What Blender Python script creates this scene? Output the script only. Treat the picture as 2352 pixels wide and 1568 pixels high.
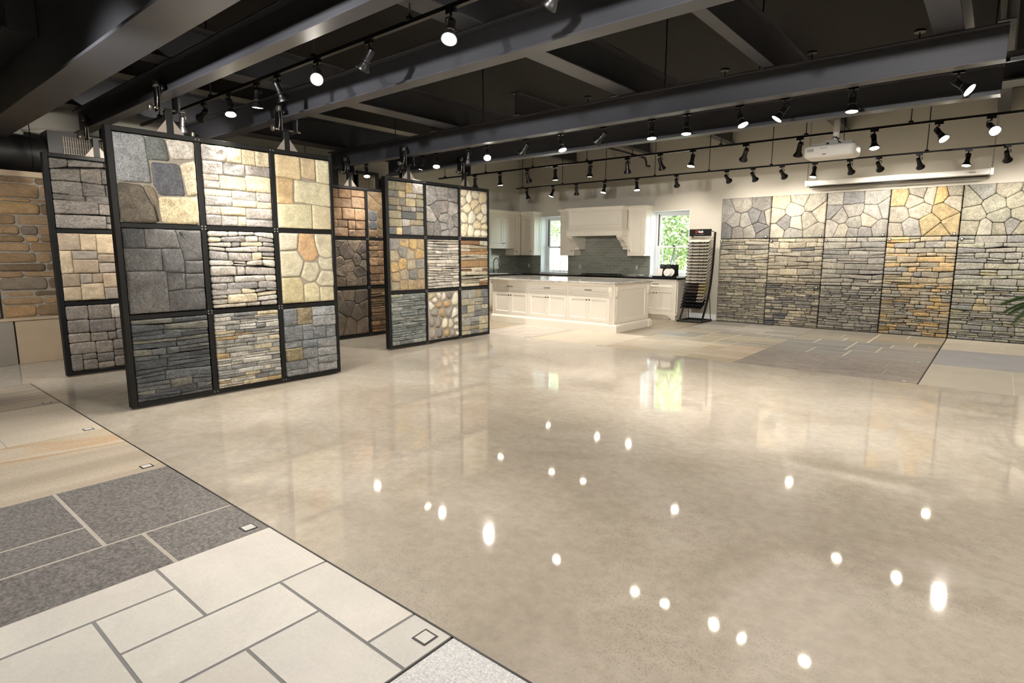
import bpy, bmesh, math, random
from mathutils import Vector, Matrix, Quaternion
from mathutils import noise as mnoise

for o in list(bpy.data.objects):
    bpy.data.objects.remove(o)
S = bpy.context.scene
COL = S.collection
PI = math.pi

# ------------------------------------------------------------------ camera
W_PX, H_PX = 2352, 1568
F_PX = 1329.25
PITCH, YAW, ROLL = 0.150866, -0.695047, 0.00222
cam_d = bpy.data.cameras.new('camera')
cam_d.sensor_width = 36.0
cam_d.lens = F_PX / W_PX * 36.0
cam_d.clip_start = 0.05
cam_d.clip_end = 200
cam = bpy.data.objects.new('camera', cam_d)
COL.objects.link(cam)
cp, sp, cy, sy = math.cos(PITCH), math.sin(PITCH), math.cos(YAW), math.sin(YAW)
fwd = Vector((sy * cp, cy * cp, -sp))
rgt = Vector((cy, -sy, 0))
up = rgt.cross(fwd)
r2 = math.cos(ROLL) * rgt + math.sin(ROLL) * up
u2 = -math.sin(ROLL) * rgt + math.cos(ROLL) * up
M = Matrix((r2, u2, -fwd)).transposed().to_4x4()
M.translation = (0, 0, 1.47)
cam.matrix_world = M
S.camera = cam

# ------------------------------------------------------------------ world, sun, exposure
S.view_settings.view_transform = 'Standard'
S.view_settings.look = 'None'
S.view_settings.gamma = 1.0
S.view_settings.use_curve_mapping = False
S.view_settings.exposure = 1.1
w = bpy.data.worlds.new('sky')
S.world = w
w.use_nodes = True
wn = w.node_tree
wn.nodes.clear()
wo = wn.nodes.new('ShaderNodeOutputWorld')
wb = wn.nodes.new('ShaderNodeBackground')
ws = wn.nodes.new('ShaderNodeTexSky')
ws.sky_type = 'NISHITA'
ws.sun_disc = False
ws.sun_elevation = math.radians(50)
ws.sun_rotation = math.radians(200)
wb.inputs[1].default_value = 1.3
wn.links.new(ws.outputs[0], wb.inputs[0])
wn.links.new(wb.outputs[0], wo.inputs[0])
sun_d = bpy.data.lights.new('sun', 'SUN')
sun_d.energy = 24.0
sun_d.angle = 0.01
sun_d.color = (1, 0.96, 0.88)
sun = bpy.data.objects.new('sun', sun_d)
COL.objects.link(sun)
sun.rotation_euler = Vector((0.35, 0.75, -0.95)).to_track_quat('-Z', 'Y').to_euler()
SPOT_W = 120.0
SPOT_COL = (1.0, 0.92, 0.83)
LENS_STR = 40.0

# ------------------------------------------------------------------ helpers
def lin(c):
    if isinstance(c, str):
        c = [int(c[i:i + 2], 16) / 255 for i in (0, 2, 4)]
    return tuple(((x + 0.055) / 1.055) ** 2.4 if x > 0.04045 else x / 12.92 for x in c)

WLOC = {}

def tag(o, label=None, cat=None, group=None, kind=None):
    if label: o['label'] = label
    if cat: o['category'] = cat
    if group: o['group'] = group
    if kind: o['kind'] = kind
    return o

def thing(name, label, cat, loc=(0, 0, 0), group=None, rz=0.0):
    o = bpy.data.objects.new(name, None)
    o.empty_display_size = 0.1
    COL.objects.link(o)
    o.location = loc
    o.rotation_euler = (0, 0, rz)
    WLOC[o] = Vector(loc)
    return tag(o, label, cat, group)

def struct_empty(name, loc=(0, 0, 0)):
    o = bpy.data.objects.new(name, None)
    COL.objects.link(o)
    o.location = loc
    WLOC[o] = Vector(loc)
    o['kind'] = 'structure'
    return o

class MB:
    def __init__(s):
        s.v = []; s.f = []; s.c = []; s.m = []; s.sm = []
        s.col = None; s.mi = 0; s.smooth = False
    def face(s, idx):
        s.f.append(tuple(idx)); s.c.append(s.col); s.m.append(s.mi); s.sm.append(s.smooth)
    def add(s, pts):
        b = len(s.v); s.v.extend(Vector(p) for p in pts); return b
    def poly(s, pts):
        b = s.add(pts); s.face(range(b, b + len(pts)))
    def box(s, x0, x1, y0, y1, z0, z1):
        b = s.add([(x, y, z) for z in (z0, z1) for y in (y0, y1) for x in (x0, x1)])
        for q in ((0, 2, 3, 1), (4, 5, 7, 6), (0, 1, 5, 4), (2, 6, 7, 3), (0, 4, 6, 2), (1, 3, 7, 5)):
            s.face([b + i for i in q])
    def frustum(s, a, za, b_, zb):
        # a, b_ = (x0,x1,y0,y1) rectangles at heights za < zb
        def r(q, z): return [(q[0], q[2], z), (q[1], q[2], z), (q[1], q[3], z), (q[0], q[3], z)]
        b = s.add(r(a, za) + r(b_, zb))
        s.face([b + 3, b + 2, b + 1, b]); s.face([b + 4, b + 5, b + 6, b + 7])
        for i in range(4):
            j = (i + 1) % 4
            s.face([b + i, b + j, b + 4 + j, b + 4 + i])
    def cyl(s, p0, p1, r0, r1=None, n=16, caps=True):
        r1 = r0 if r1 is None else r1
        p0, p1 = Vector(p0), Vector(p1)
        d = (p1 - p0).normalized()
        a = d.orthogonal().normalized(); bb = d.cross(a)
        ring = [a * math.cos(2 * PI * i / n) + bb * math.sin(2 * PI * i / n) for i in range(n)]
        b = s.add([p0 + q * r0 for q in ring] + [p1 + q * r1 for q in ring])
        sm = s.smooth; s.smooth = n > 6
        for i in range(n):
            j = (i + 1) % n
            s.face([b + i, b + j, b + n + j, b + n + i])
        s.smooth = sm
        if caps:
            s.face([b + i for i in reversed(range(n))]); s.face([b + n + i for i in range(n)])
    def tube(s, pts, r, n=8):
        pts = [Vector(p) for p in pts]
        rings = []
        a = None
        for i, p in enumerate(pts):
            d = (pts[min(i + 1, len(pts) - 1)] - pts[max(i - 1, 0)]).normalized()
            if a is None: a = d.orthogonal().normalized()
            a = (a - d * a.dot(d)).normalized()
            bb = d.cross(a)
            rr = r[i] if isinstance(r, (list, tuple)) else r
            rings.append(s.add([p + (a * math.cos(2 * PI * k / n) + bb * math.sin(2 * PI * k / n)) * rr for k in range(n)]))
        sm = s.smooth; s.smooth = True
        for i in range(len(pts) - 1):
            for k in range(n):
                j = (k + 1) % n
                s.face([rings[i] + k, rings[i] + j, rings[i + 1] + j, rings[i + 1] + k])
        s.smooth = sm
        s.face([rings[0] + k for k in reversed(range(n))]); s.face([rings[-1] + k for k in range(n)])
    def lathe(s, prof, c=(0, 0, 0), n=20, axis='z'):
        # prof: [(r, h)]
        rings = []
        for r, h in prof:
            pts = []
            for k in range(n):
                t = 2 * PI * k / n
                q = (r * math.cos(t), r * math.sin(t), h)
                if axis == 'y': q = (q[0], q[2], q[1])
                if axis == 'x': q = (q[2], q[0], q[1])
                pts.append(Vector(q) + Vector(c))
            rings.append(s.add(pts))
        sm = s.smooth; s.smooth = True
        for i in range(len(prof) - 1):
            for k in range(n):
                j = (k + 1) % n
                s.face([rings[i] + k, rings[i] + j, rings[i + 1] + j, rings[i + 1] + k])
        s.smooth = sm
        if prof[0][0] > 1e-4: s.face([rings[0] + k for k in reversed(range(n))])
        if prof[-1][0] > 1e-4: s.face([rings[-1] + k for k in range(n)])
    def mesh(s, name, mats, off=Vector((0, 0, 0))):
        me = bpy.data.meshes.new(name)
        me.from_pydata([tuple(v - off) for v in s.v], [], s.f)
        mats = mats if isinstance(mats, (list, tuple)) else [mats]
        for m in mats: me.materials.append(m)
        me.polygons.foreach_set('material_index', s.m)
        me.polygons.foreach_set('use_smooth', s.sm)
        if any(c is not None for c in s.c):
            at = me.color_attributes.new('Col', 'FLOAT_COLOR', 'CORNER')
            buf = []
            for p, c in zip(me.polygons, s.c):
                c = c or (0.5, 0.5, 0.5)
                buf.extend([c[0], c[1], c[2], 1.0] * p.loop_total)
            at.data.foreach_set('color', buf)
        bm = bmesh.new(); bm.from_mesh(me)
        bmesh.ops.recalc_face_normals(bm, faces=bm.faces)
        bm.to_mesh(me); bm.free()
        me.update()
        return me
    def build(s, name, mats, parent=None, bevel=0.0, seg=1):
        off = WLOC[parent] if parent is not None else Vector((0, 0, 0))
        o = bpy.data.objects.new(name, s.mesh(name, mats, off))
        COL.objects.link(o)
        if parent is not None: o.parent = parent
        WLOC[o] = off
        if bevel:
            b = o.modifiers.new('bevel', 'BEVEL')
            b.width = bevel; b.segments = seg; b.limit_method = 'ANGLE'; b.angle_limit = math.radians(40)
        return o

# ------------------------------------------------------------------ materials
def new_mat(name):
    m = bpy.data.materials.new(name); m.use_nodes = True
    nt = m.node_tree
    return m, nt, nt.nodes['Principled BSDF']

def N(nt, t, **kw):
    n = nt.nodes.new(t)
    for k, v in kw.items():
        if k in n.inputs: n.inputs[k].default_value = v
        else: setattr(n, k, v)
    return n

def ramp(nt, fac, stops):
    r = nt.nodes.new('ShaderNodeValToRGB')
    cr = r.color_ramp
    while len(cr.elements) < len(stops): cr.elements.new(0.5)
    for e, (p, c) in zip(cr.elements, stops):
        e.position = p
        e.color = (*c, 1) if len(c) == 3 else c
    nt.links.new(fac, r.inputs[0])
    return r.outputs[0]

def simple(name, col, rough=0.5, metal=0.0, var=0.06, scale=8.0, bump=0.0, bscale=60.0, coat=0.0, spec=0.5):
    m, nt, p = new_mat(name)
    c = lin(col)
    tc = N(nt, 'ShaderNodeTexCoord')
    nz = N(nt, 'ShaderNodeTexNoise', Scale=scale, Detail=4.0)
    nt.links.new(tc.outputs['Object'], nz.inputs['Vector'])
    out = ramp(nt, nz.outputs['Fac'], [(0.3, tuple(x * (1 - var) for x in c)), (0.7, tuple(min(1, x * (1 + var)) for x in c))])
    nt.links.new(out, p.inputs['Base Color'])
    p.inputs['Roughness'].default_value = rough
    p.inputs['Metallic'].default_value = metal
    p.inputs['Specular IOR Level'].default_value = spec
    p.inputs['Coat Weight'].default_value = coat
    if bump:
        nb = N(nt, 'ShaderNodeTexNoise', Scale=bscale, Detail=5.0)
        nt.links.new(tc.outputs['Object'], nb.inputs['Vector'])
        b = N(nt, 'ShaderNodeBump', Strength=bump, Distance=0.01)
        nt.links.new(nb.outputs['Fac'], b.inputs['Height'])
        nt.links.new(b.outputs[0], p.inputs['Normal'])
    return m

def emis(name, col, st):
    m, nt, p = new_mat(name)
    p.inputs['Base Color'].default_value = (0.8, 0.8, 0.8, 1)
    p.inputs['Emission Color'].default_value = (*col, 1)
    p.inputs['Emission Strength'].default_value = st
    return m

def mul_rgb(nt, a, b, fac=1.0, mode='MULTIPLY'):
    x = nt.nodes.new('ShaderNodeMix'); x.data_type = 'RGBA'; x.blend_type = mode
    x.inputs[0].default_value = fac
    nt.links.new(a, x.inputs[6]); nt.links.new(b, x.inputs[7])
    return x.outputs[2]

def stone_mat(name, streak=1.0, speck=0.35, blotch=0.35, bump=0.6, rough=0.75, fine=90.0, bd=0.006, cloud=5.0, coat=0.0, vein=0.0):
    """rock whose colour per block comes from the Col attribute, with grain, veins and blotches"""
    m, nt, p = new_mat(name)
    at = N(nt, 'ShaderNodeAttribute', attribute_name='Col')
    tc = N(nt, 'ShaderNodeTexCoord')
    # every block gets its own patch of pattern
    vm = N(nt, 'ShaderNodeVectorMath', operation='SCALE'); vm.inputs['Scale'].default_value = 61.0
    nt.links.new(at.outputs['Color'], vm.inputs[0])
    va = N(nt, 'ShaderNodeVectorMath', operation='ADD')
    nt.links.new(tc.outputs['Object'], va.inputs[0]); nt.links.new(vm.outputs[0], va.inputs[1])
    mp = N(nt, 'ShaderNodeMapping'); mp.inputs['Scale'].default_value = (1, 1, streak)
    nt.links.new(va.outputs[0], mp.inputs[0])
    big = N(nt, 'ShaderNodeTexNoise', Scale=cloud, Detail=6.0, Roughness=0.65, Distortion=0.6)
    nt.links.new(mp.outputs[0], big.inputs['Vector'])
    g1 = ramp(nt, big.outputs['Fac'], [(0.3, (1 - blotch,) * 3), (0.7, (1 + blotch * 0.7,) * 3)])
    fin = N(nt, 'ShaderNodeTexNoise', Scale=fine, Detail=4.0, Roughness=0.8)
    nt.links.new(mp.outputs[0], fin.inputs['Vector'])
    g2 = ramp(nt, fin.outputs['Fac'], [(0.36, (1 - speck,) * 3), (0.5, (1, 1, 1)), (0.64, (1 + speck,) * 3)])
    c = mul_rgb(nt, at.outputs['Color'], g1)
    c = mul_rgb(nt, c, g2)
    if vein:
        vn = N(nt, 'ShaderNodeTexNoise', Scale=7.0, Detail=9.0, Roughness=0.6, Distortion=1.6)
        nt.links.new(mp.outputs[0], vn.inputs['Vector'])
        g3 = ramp(nt, vn.outputs['Fac'], [(0.38, (1 - vein * .55,) * 3), (0.47, (1, 1, 1)), (0.5, (1 + vein,) * 3), (0.53, (1, 1, 1)), (0.62, (1 - vein * .4,) * 3), (0.7, (1 + vein * .5,) * 3)])
        c = mul_rgb(nt, c, g3)
    nt.links.new(c, p.inputs['Base Color'])
    p.inputs['Roughness'].default_value = rough
    p.inputs['Coat Weight'].default_value = coat
    if bump:
        md = N(nt, 'ShaderNodeTexNoise', Scale=22.0, Detail=8.0, Roughness=0.7)
        nt.links.new(mp.outputs[0], md.inputs['Vector'])
        b = N(nt, 'ShaderNodeBump', Strength=bump * .9, Distance=bd * 2.2)
        nt.links.new(md.outputs['Fac'], b.inputs['Height'])
        nt.links.new(b.outputs[0], p.inputs['Normal'])
    return m

M_granite = stone_mat('rough_granite', streak=1.0, speck=0.42, blotch=0.28, fine=75, vein=.28)
M_slate = stone_mat('split_schist', streak=2.2, speck=0.32, blotch=0.35, fine=50, bump=0.8, vein=.5)
M_sand = stone_mat('split_sandstone', streak=1.6, speck=0.16, blotch=0.2, fine=60, vein=.22)
M_flat = stone_mat('honed_paving', streak=1.0, speck=0.05, blotch=0.10, bump=0.08, rough=0.45, fine=70, bd=0.002, cloud=2.5)
M_flame = stone_mat('flamed_granite', streak=1.0, speck=0.55, blotch=0.12, bump=0.25, rough=0.6, fine=55, bd=0.003, cloud=9)
M_salt = stone_mat('white_granite', streak=1.0, speck=0.30, blotch=0.04, bump=0.1, rough=0.5, fine=110, bd=0.002)
M_purple = stone_mat('cleft_bluestone', streak=1.0, speck=0.22, blotch=0.3, bump=0.25, rough=0.42, fine=30, bd=0.003, cloud=6)

def banded(name, stops, sc=1.4, rot=0.12, rough=0.4):
    m, nt, p = new_mat(name)
    tc = N(nt, 'ShaderNodeTexCoord')
    mp = N(nt, 'ShaderNodeMapping'); mp.inputs['Rotation'].default_value = (0, 0, rot); mp.inputs['Scale'].default_value = (1, 0.12, 1)
    nt.links.new(tc.outputs['Object'], mp.inputs[0])
    nz = N(nt, 'ShaderNodeTexNoise', Scale=sc, Detail=5.0, Roughness=0.5, Distortion=0.5)
    nt.links.new(mp.outputs[0], nz.inputs['Vector'])
    a = ramp(nt, nz.outputs['Fac'], [(q, lin(c)) for q, c in stops])
    fi = N(nt, 'ShaderNodeTexNoise', Scale=45.0, Detail=5.0, Roughness=0.7)
    nt.links.new(tc.outputs['Object'], fi.inputs['Vector'])
    b = ramp(nt, fi.outputs['Fac'], [(0.35, (0.86,) * 3), (0.65, (1.1,) * 3)])
    nt.links.new(mul_rgb(nt, a, b), p.inputs['Base Color'])
    p.inputs['Roughness'].default_value = rough
    return m

M_striped = banded('striped_grey_sandstone', [(0.32, '9b9186'), (0.45, 'b3a99c'), (0.52, 'cdbfa9'), (0.6, 'a89d90'), (0.7, 'bdb4a6')], 3.2)
M_cream = banded('cream_sandstone', [(0.3, 'd2c6b3'), (0.5, 'dbd0be'), (0.7, 'cdc0ac')], 2.0)
M_rain = banded('rainbow_sandstone', [(0.36, 'b5a894'), (0.46, 'cbbfab'), (0.49, 'c29f72'), (0.53, 'd8cfc0'), (0.58, 'cdb08c'), (0.64, 'cfc3ae'), (0.7, 'b8a68a')], 1.5, .18)
M_drift = banded('driftwood_limestone', [(0.32, 'a99f94'), (0.45, 'd5cbbd'), (0.55, 'bcb0a2'), (0.65, 'ded4c5')], 7.0)
M_plank = banded('taupe_plank_tile', [(0.3, '8f8472'), (0.5, 'a2967f'), (0.7, 'b3a78f')], 5.0)

def concrete_floor():
    m, nt, p = new_mat('polished_concrete')
    tc = N(nt, 'ShaderNodeTexCoord')
    a = N(nt, 'ShaderNodeTexNoise', Scale=0.8, Detail=8.0, Roughness=0.62, Distortion=0.8)
    nt.links.new(tc.outputs['Object'], a.inputs['Vector'])
    ca = ramp(nt, a.outputs['Fac'], [(0.25, lin('a89e90')), (0.45, lin('b8ae9f')), (0.6, lin('c4bbad')), (0.8, lin('cfc8bb'))])
    f = N(nt, 'ShaderNodeTexNoise', Scale=14.0, Detail=8.0, Roughness=0.7)
    nt.links.new(tc.outputs['Object'], f.inputs['Vector'])
    cf = ramp(nt, f.outputs['Fac'], [(0.35, (0.89,) * 3), (0.65, (1.07,) * 3)])
    c = mul_rgb(nt, ca, cf)
    # exposed aggregate: dark and pale grains, in patches
    v = N(nt, 'ShaderNodeTexVoronoi', Scale=130.0)
    nt.links.new(tc.outputs['Object'], v.inputs['Vector'])
    patch = N(nt, 'ShaderNodeTexNoise', Scale=1.3, Detail=3.0)
    nt.links.new(tc.outputs['Object'], patch.inputs['Vector'])
    pr = ramp(nt, patch.outputs['Fac'], [(0.42, (0.0,) * 3), (0.62, (1.0,) * 3)])
    sp_ = ramp(nt, v.outputs['Distance'], [(0.25, (0.40, 0.38, 0.36)), (0.42, (1, 1, 1))])
    mx = nt.nodes.new('ShaderNodeMix'); mx.data_type = 'RGBA'; mx.blend_type = 'MULTIPLY'
    gt = N(nt, 'ShaderNodeMath', operation='MULTIPLY'); gt.inputs[1].default_value = 0.6
    cc = ramp(nt, v.outputs['Color'], [(0.55, (0, 0, 0)), (0.57, (1, 1, 1))])
    m2 = mul_rgb(nt, pr, cc)
    nt.links.new(m2, gt.inputs[0]); nt.links.new(gt.outputs[0], mx.inputs[0])
    nt.links.new(c, mx.inputs[6]); nt.links.new(sp_, mx.inputs[7])
    nt.links.new(mx.outputs[2], p.inputs['Base Color'])
    r = ramp(nt, a.outputs['Fac'], [(0.3, (0.03,) * 3), (0.7, (0.055,) * 3)])
    nt.links.new(r, p.inputs['Roughness'])
    p.inputs['Specular IOR Level'].default_value = 0.55
    b = N(nt, 'ShaderNodeBump', Strength=0.012, Distance=0.003)
    nt.links.new(f.outputs['Fac'], b.inputs['Height'])
    nt.links.new(b.outputs[0], p.inputs['Normal'])
    return m

def brick_tile():
    m, nt, p = new_mat('green_grey_glazed_tile')
    tc = N(nt, 'ShaderNodeTexCoord')
    sx = N(nt, 'ShaderNodeSeparateXYZ'); nt.links.new(tc.outputs['Object'], sx.inputs[0])
    ad = N(nt, 'ShaderNodeMath', operation='ADD'); nt.links.new(sx.outputs['X'], ad.inputs[0]); nt.links.new(sx.outputs['Y'], ad.inputs[1])
    cb = N(nt, 'ShaderNodeCombineXYZ'); nt.links.new(ad.outputs[0], cb.inputs[0]); nt.links.new(sx.outputs['Z'], cb.inputs[1])
    br = nt.nodes.new('ShaderNodeTexBrick')
    br.inputs['Color1'].default_value = (*lin('93958a'), 1)
    br.inputs['Color2'].default_value = (*lin('7f8277'), 1)
    br.inputs['Mortar'].default_value = (*lin('b9b9ab'), 1)
    br.inputs['Scale'].default_value = 1.0
    br.inputs['Mortar Size'].default_value = 0.0022
    br.inputs['Brick Width'].default_value = 0.20
    br.inputs['Row Height'].default_value = 0.0665
    nt.links.new(cb.outputs[0], br.inputs['Vector'])
    nt.links.new(br.outputs['Color'], p.inputs['Base Color'])
    p.inputs['Roughness'].default_value = 0.12
    b = N(nt, 'ShaderNodeBump', Strength=0.4, Distance=0.002); b.invert = True
    nt.links.new(br.outputs['Fac'], b.inputs['Height']); nt.links.new(b.outputs[0], p.inputs['Normal'])
    return m

def glass_mat(name='window_glass'):
    m = bpy.data.materials.new(name); m.use_nodes = True
    nt = m.node_tree; nt.nodes.clear()
    o = N(nt, 'ShaderNodeOutputMaterial'); t = N(nt, 'ShaderNodeBsdfTransparent'); g = N(nt, 'ShaderNodeBsdfGlossy', Roughness=0.02)
    t.inputs[0].default_value = (0.93, 0.96, 0.95, 1)
    fr = N(nt, 'ShaderNodeFresnel', IOR=1.45); mx = N(nt, 'ShaderNodeMixShader')
    nt.links.new(fr.outputs[0], mx.inputs[0]); nt.links.new(t.outputs[0], mx.inputs[1]); nt.links.new(g.outputs[0], mx.inputs[2])
    nt.links.new(mx.outputs[0], o.inputs[0])
    return m

def marble():
    m, nt, p = new_mat('grey_marble')
    tc = N(nt, 'ShaderNodeTexCoord')
    nz = N(nt, 'ShaderNodeTexNoise', Scale=6.0, Detail=9.0, Roughness=0.7, Distortion=1.5)
    nt.links.new(tc.outputs['Object'], nz.inputs['Vector'])
    nt.links.new(ramp(nt, nz.outputs['Fac'], [(0.3, lin('8d8880')), (0.45, lin('b4afa6')), (0.6, lin('cac5bb')), (0.8, lin('dcd8cf'))]), p.inputs['Base Color'])
    p.inputs['Roughness'].default_value = 0.07
    return m

M_floor = concrete_floor()
M_tile = brick_tile()
M_glass = glass_mat()
M_marble = marble()
M_steel = simple('charcoal_painted_steel', '414247', 0.42, var=0.10, scale=1.2, spec=0.5)
M_ceil = simple('dark_brown_ceiling', '1b1816', 0.9, var=0.1)
M_frame = simple('black_powder_coat', '121313', 0.5, var=0.1, spec=0.3)
M_black = simple('black_metal', '0c0c0d', 0.35)
M_blackm = simple('matt_black', '101010', 0.75)
M_wall = simple('greige_wall_paint', 'c3bdaf', 0.85, var=0.015, scale=1.0)
M_offw = simple('off_white_wall_paint', 'cfccc0', 0.85, var=0.015)
M_white = simple('white_cabinet_lacquer', 'e9e2d4', 0.38, var=0.01)
M_trim = simple('white_window_paint', 'eceeee', 0.4, var=0.01)
M_duct = simple('black_duct_paint', '1c1a19', 0.45, var=0.15, scale=2)
M_lime = simple('tan_limestone', 'b09c82', 0.6, var=0.10, scale=1.6, bump=0.1)
M_limeg = simple('grey_limestone', '8a8175', 0.6, var=0.10, scale=1.6)
M_mort = simple('grey_mortar', '8e877b', 0.9, var=0.08, scale=30, bump=0.3)
M_mortb = simple('brown_grey_mortar', '7c6f5f', 0.9, var=0.08, scale=30, bump=0.3)
M_dark = simple('dark_joint', '15130f', 0.95)
M_groutl = simple('light_grout', 'b8b0a5', 0.85, var=0.06, scale=20)
M_groutg = simple('grey_grout', '8b8a8a', 0.85, var=0.06, scale=20)
M_groutt = simple('tan_grout', 'cfc6b4', 0.85, var=0.06, scale=20)
M_brz = simple('bronze_pull', '3a3128', 0.35, metal=0.9)
M_chrome = simple('brushed_nickel', '8d8c88', 0.25, metal=1.0)
M_steelb = simple('zinc_plated_steel', '9a968e', 0.35, metal=0.9)
M_counter = simple('black_granite_counter', '0e0f12', 0.08, var=0.3, scale=80)
M_plast = simple('white_plastic', 'e6e2da', 0.35, var=0.01)
M_plastg = simple('grey_plastic', 'a9a59c', 0.4, var=0.02)
M_plate = simple('white_plate', 'd8d6d0', 0.5, var=0.01)
M_red = simple('red_print', 'b5342f', 0.5)
M_whitep = simple('white_print', 'f2f0ea', 0.5)
M_greyp = simple('grey_print', '9a9690', 0.5)
M_bolt = simple('white_bolt', 'c9c7c2', 0.4)
M_leaf = simple('palm_green', '3d5a26', 0.5, var=0.3, scale=6)
M_pot = simple('terracotta_pot', '9a5f40', 0.8, var=0.1)
M_lens = emis('warm_lamp_lens', (1.0, 0.9, 0.74), LENS_STR)
M_dead = simple('unlit_lamp_lens', '55524c', 0.2)
M_raw = simple('raw_steel_plate', '8d847c', .5, metal=.3)
M_louvre = simple('cream_louvre', 'b9ad94', 0.5)

# ------------------------------------------------------------------ room shell
XL, XR, YB, YN, ZC = -10.47, 3.2, 12.85, -3.0, 4.15

def struct(name, mb, mat, **kw):
    o = mb.build(name, mat, **kw); o['kind'] = 'structure'; return o

m = MB()
m.box(XL, XR, 1.43, 7.95, -0.12, 0)
m.box(XL, -8.3, YN, 1.43, -0.12, 0)
m.box(0.55, XR, YN, 1.43, -0.12, 0)
m.box(1.5, XR, 7.95, YB, -0.12, 0)
struct('floor', m, M_floor)
m = MB()
m.box(XL, -7.52, 7.95, 9.5, -0.12, 0); m.box(XL, -4.735, 9.5, YB, -0.12, 0)
struct('floor_kitchen', m, M_plank)
m = MB(); m.box(XL - .3, XR + .3, YN - .3, YB + .3, ZC, ZC + 0.2); struct('ceiling', m, M_ceil)
# back wall with two window openings
WIN = [(-9.70, -8.78), (-6.42, -5.48)]
WZ0, WZ1 = 0.94, 2.46
m = MB()
y0, y1 = YB, YB + 0.38
m.box(XL - .3, WIN[0][0], y0, y1, -0.12, ZC); m.box(WIN[0][1], WIN[1][0], y0, y1, -0.12, ZC); m.box(WIN[1][1], XR + .3, y0, y1, -0.12, ZC)
for a, b in WIN:
    m.box(a, b, y0, y1, -0.12, WZ0); m.box(a, b, y0, y1, WZ1, ZC)
struct('wall_back', m, M_wall)
m = MB(); m.box(XL - .3, XL, YN - .3, YB, -0.12, ZC); struct('wall_left', m, M_offw)
m = MB(); m.box(XR, XR + .3, YN - .3, YB, -0.12, ZC); struct('wall_right', m, M_offw)
m = MB(); m.box(XL, XR, YN - .3, YN, -0.12, ZC); struct('wall_front', m, M_offw)
m = MB(); m.box(-4.77, -4.735, 7.95, 12.75, -0.01, 0.001)
# dark metal edge strips round the inlaid paving
m = MB(); m.box(-8.3, 0.55, 1.424, 1.432, -0.02, 0.002); struct('trim_1', m, M_black)
m = MB(); m.box(-0.592, -0.578, 7.95, 12.72, -0.02, 0.002); struct('trim_2', m, M_black)
m = MB(); m.box(-2.672, -2.662, 7.95, 12.72, -0.02, 0.0015); struct('trim_3', m, M_limeg)
m = MB(); m.box(-5.4, -4.74, 12.835, 12.85, 0, 0.13); struct('baseboard_back', m, M_trim)

# windows
for wi, (a, b) in enumerate(WIN):
    e = struct_empty('window_%d' % (wi + 1), ((a + b) / 2, YB + .3, WZ0))
    m = MB()
    t = 0.012
    m.box(a, a + t, YB - .002, YB + .36, WZ0, WZ1); m.box(b - t, b, YB - .002, YB + .36, WZ0, WZ1)
    m.box(a + t, b - t, YB - .002, YB + .36, WZ1 - t, WZ1)
    fy0, fy1 = YB + .27, YB + .36
    m.box(a + t, a + .05, fy0, fy1, WZ0, WZ1); m.box(b - .05, b - t, fy0, fy1, WZ0, WZ1)
    m.box(a + .05, b - .05, fy0, fy1, WZ1 - .06, WZ1)
    m.build('window_frame', M_trim, e, bevel=.002)
    m = MB(); m.box(a, b, YB - .04, YB + .27, WZ0 - .001, WZ0 + .03); m.build('window_sill', M_trim, e, bevel=.004)
    zm = 1.64
    for nm, z0, z1, yy in (('sash', WZ0 + .03, zm + .02, fy0 + .01), ('sash', zm - .02, WZ1 - .06, fy0 + .045)):
        m = MB(); x0, x1 = a + .05, b - .05; fw = .045
        m.box(x0, x0 + fw, yy, yy + .035, z0, z1); m.box(x1 - fw, x1, yy, yy + .035, z0, z1)
        m.box(x0 + fw, x1 - fw, yy, yy + .035, z0, z0 + fw); m.box(x0 + fw, x1 - fw, yy, yy + .035, z1 - fw, z1)
        s_ = m.build(nm, M_trim, e, bevel=.002)
        m = MB(); m.box(x0 + fw, x1 - fw, yy + .015, yy + .02, z0 + fw, z1 - fw); m.build('pane', M_glass, s_)
    m = MB(); m.box(a + .05, a + .062, fy0 + .01, fy0 + .03, zm + .02, WZ1 - .06); m.build('jamb_track', M_blackm, e)
    m = MB(); m.box((a + b) / 2 - .03, (a + b) / 2 + .03, fy0 - .012, fy0 + .01, zm + .0, zm + .03); m.build('sash_lock', M_chrome, e)

# kitchen splashback tiles
m = MB()
m.box(-8.775, -6.425, YB - .012, YB, .94, 1.43); m.box(-8.375, -6.845, YB - .012, YB, 1.43, 1.95)
m.box(XL + .012, -9.705, YB - .012, YB, .94, 1.43)
m.box(XL, XL + .012, 10.4, YB, .94, 1.6)
struct('trim_4', m, M_tile)

# ------------------------------------------------------------------ ceiling steel
def ibeam_x(name, label, y0, y1, x0, x1, z0, h, group=None, tf=.016):
    yc = (y0 + y1) / 2
    m = MB()
    m.box(x0, x1, y0, y1, z0, z0 + tf); m.box(x0, x1, y0, y1, z0 + h - tf, z0 + h); m.box(x0, x1, yc - .006, yc + .006, z0 + tf, z0 + h - tf)
    o = m.build(name, M_steel, bevel=.002); tag(o, label, 'steel beam', group); return o

def ibeam_y(name, label, x0, x1, y0, y1, z0, h, group=None, tf=.014):
    xc = (x0 + x1) / 2
    m = MB()
    m.box(x0, x1, y0, y1, z0, z0 + tf); m.box(x0, x1, y0, y1, z0 + h - tf, z0 + h); m.box(xc - .006, xc + .006, y0, y1, z0 + tf, z0 + h - tf)
    o = m.build(name, M_steel, bevel=.002); tag(o, label, 'steel beam', group); return o

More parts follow.
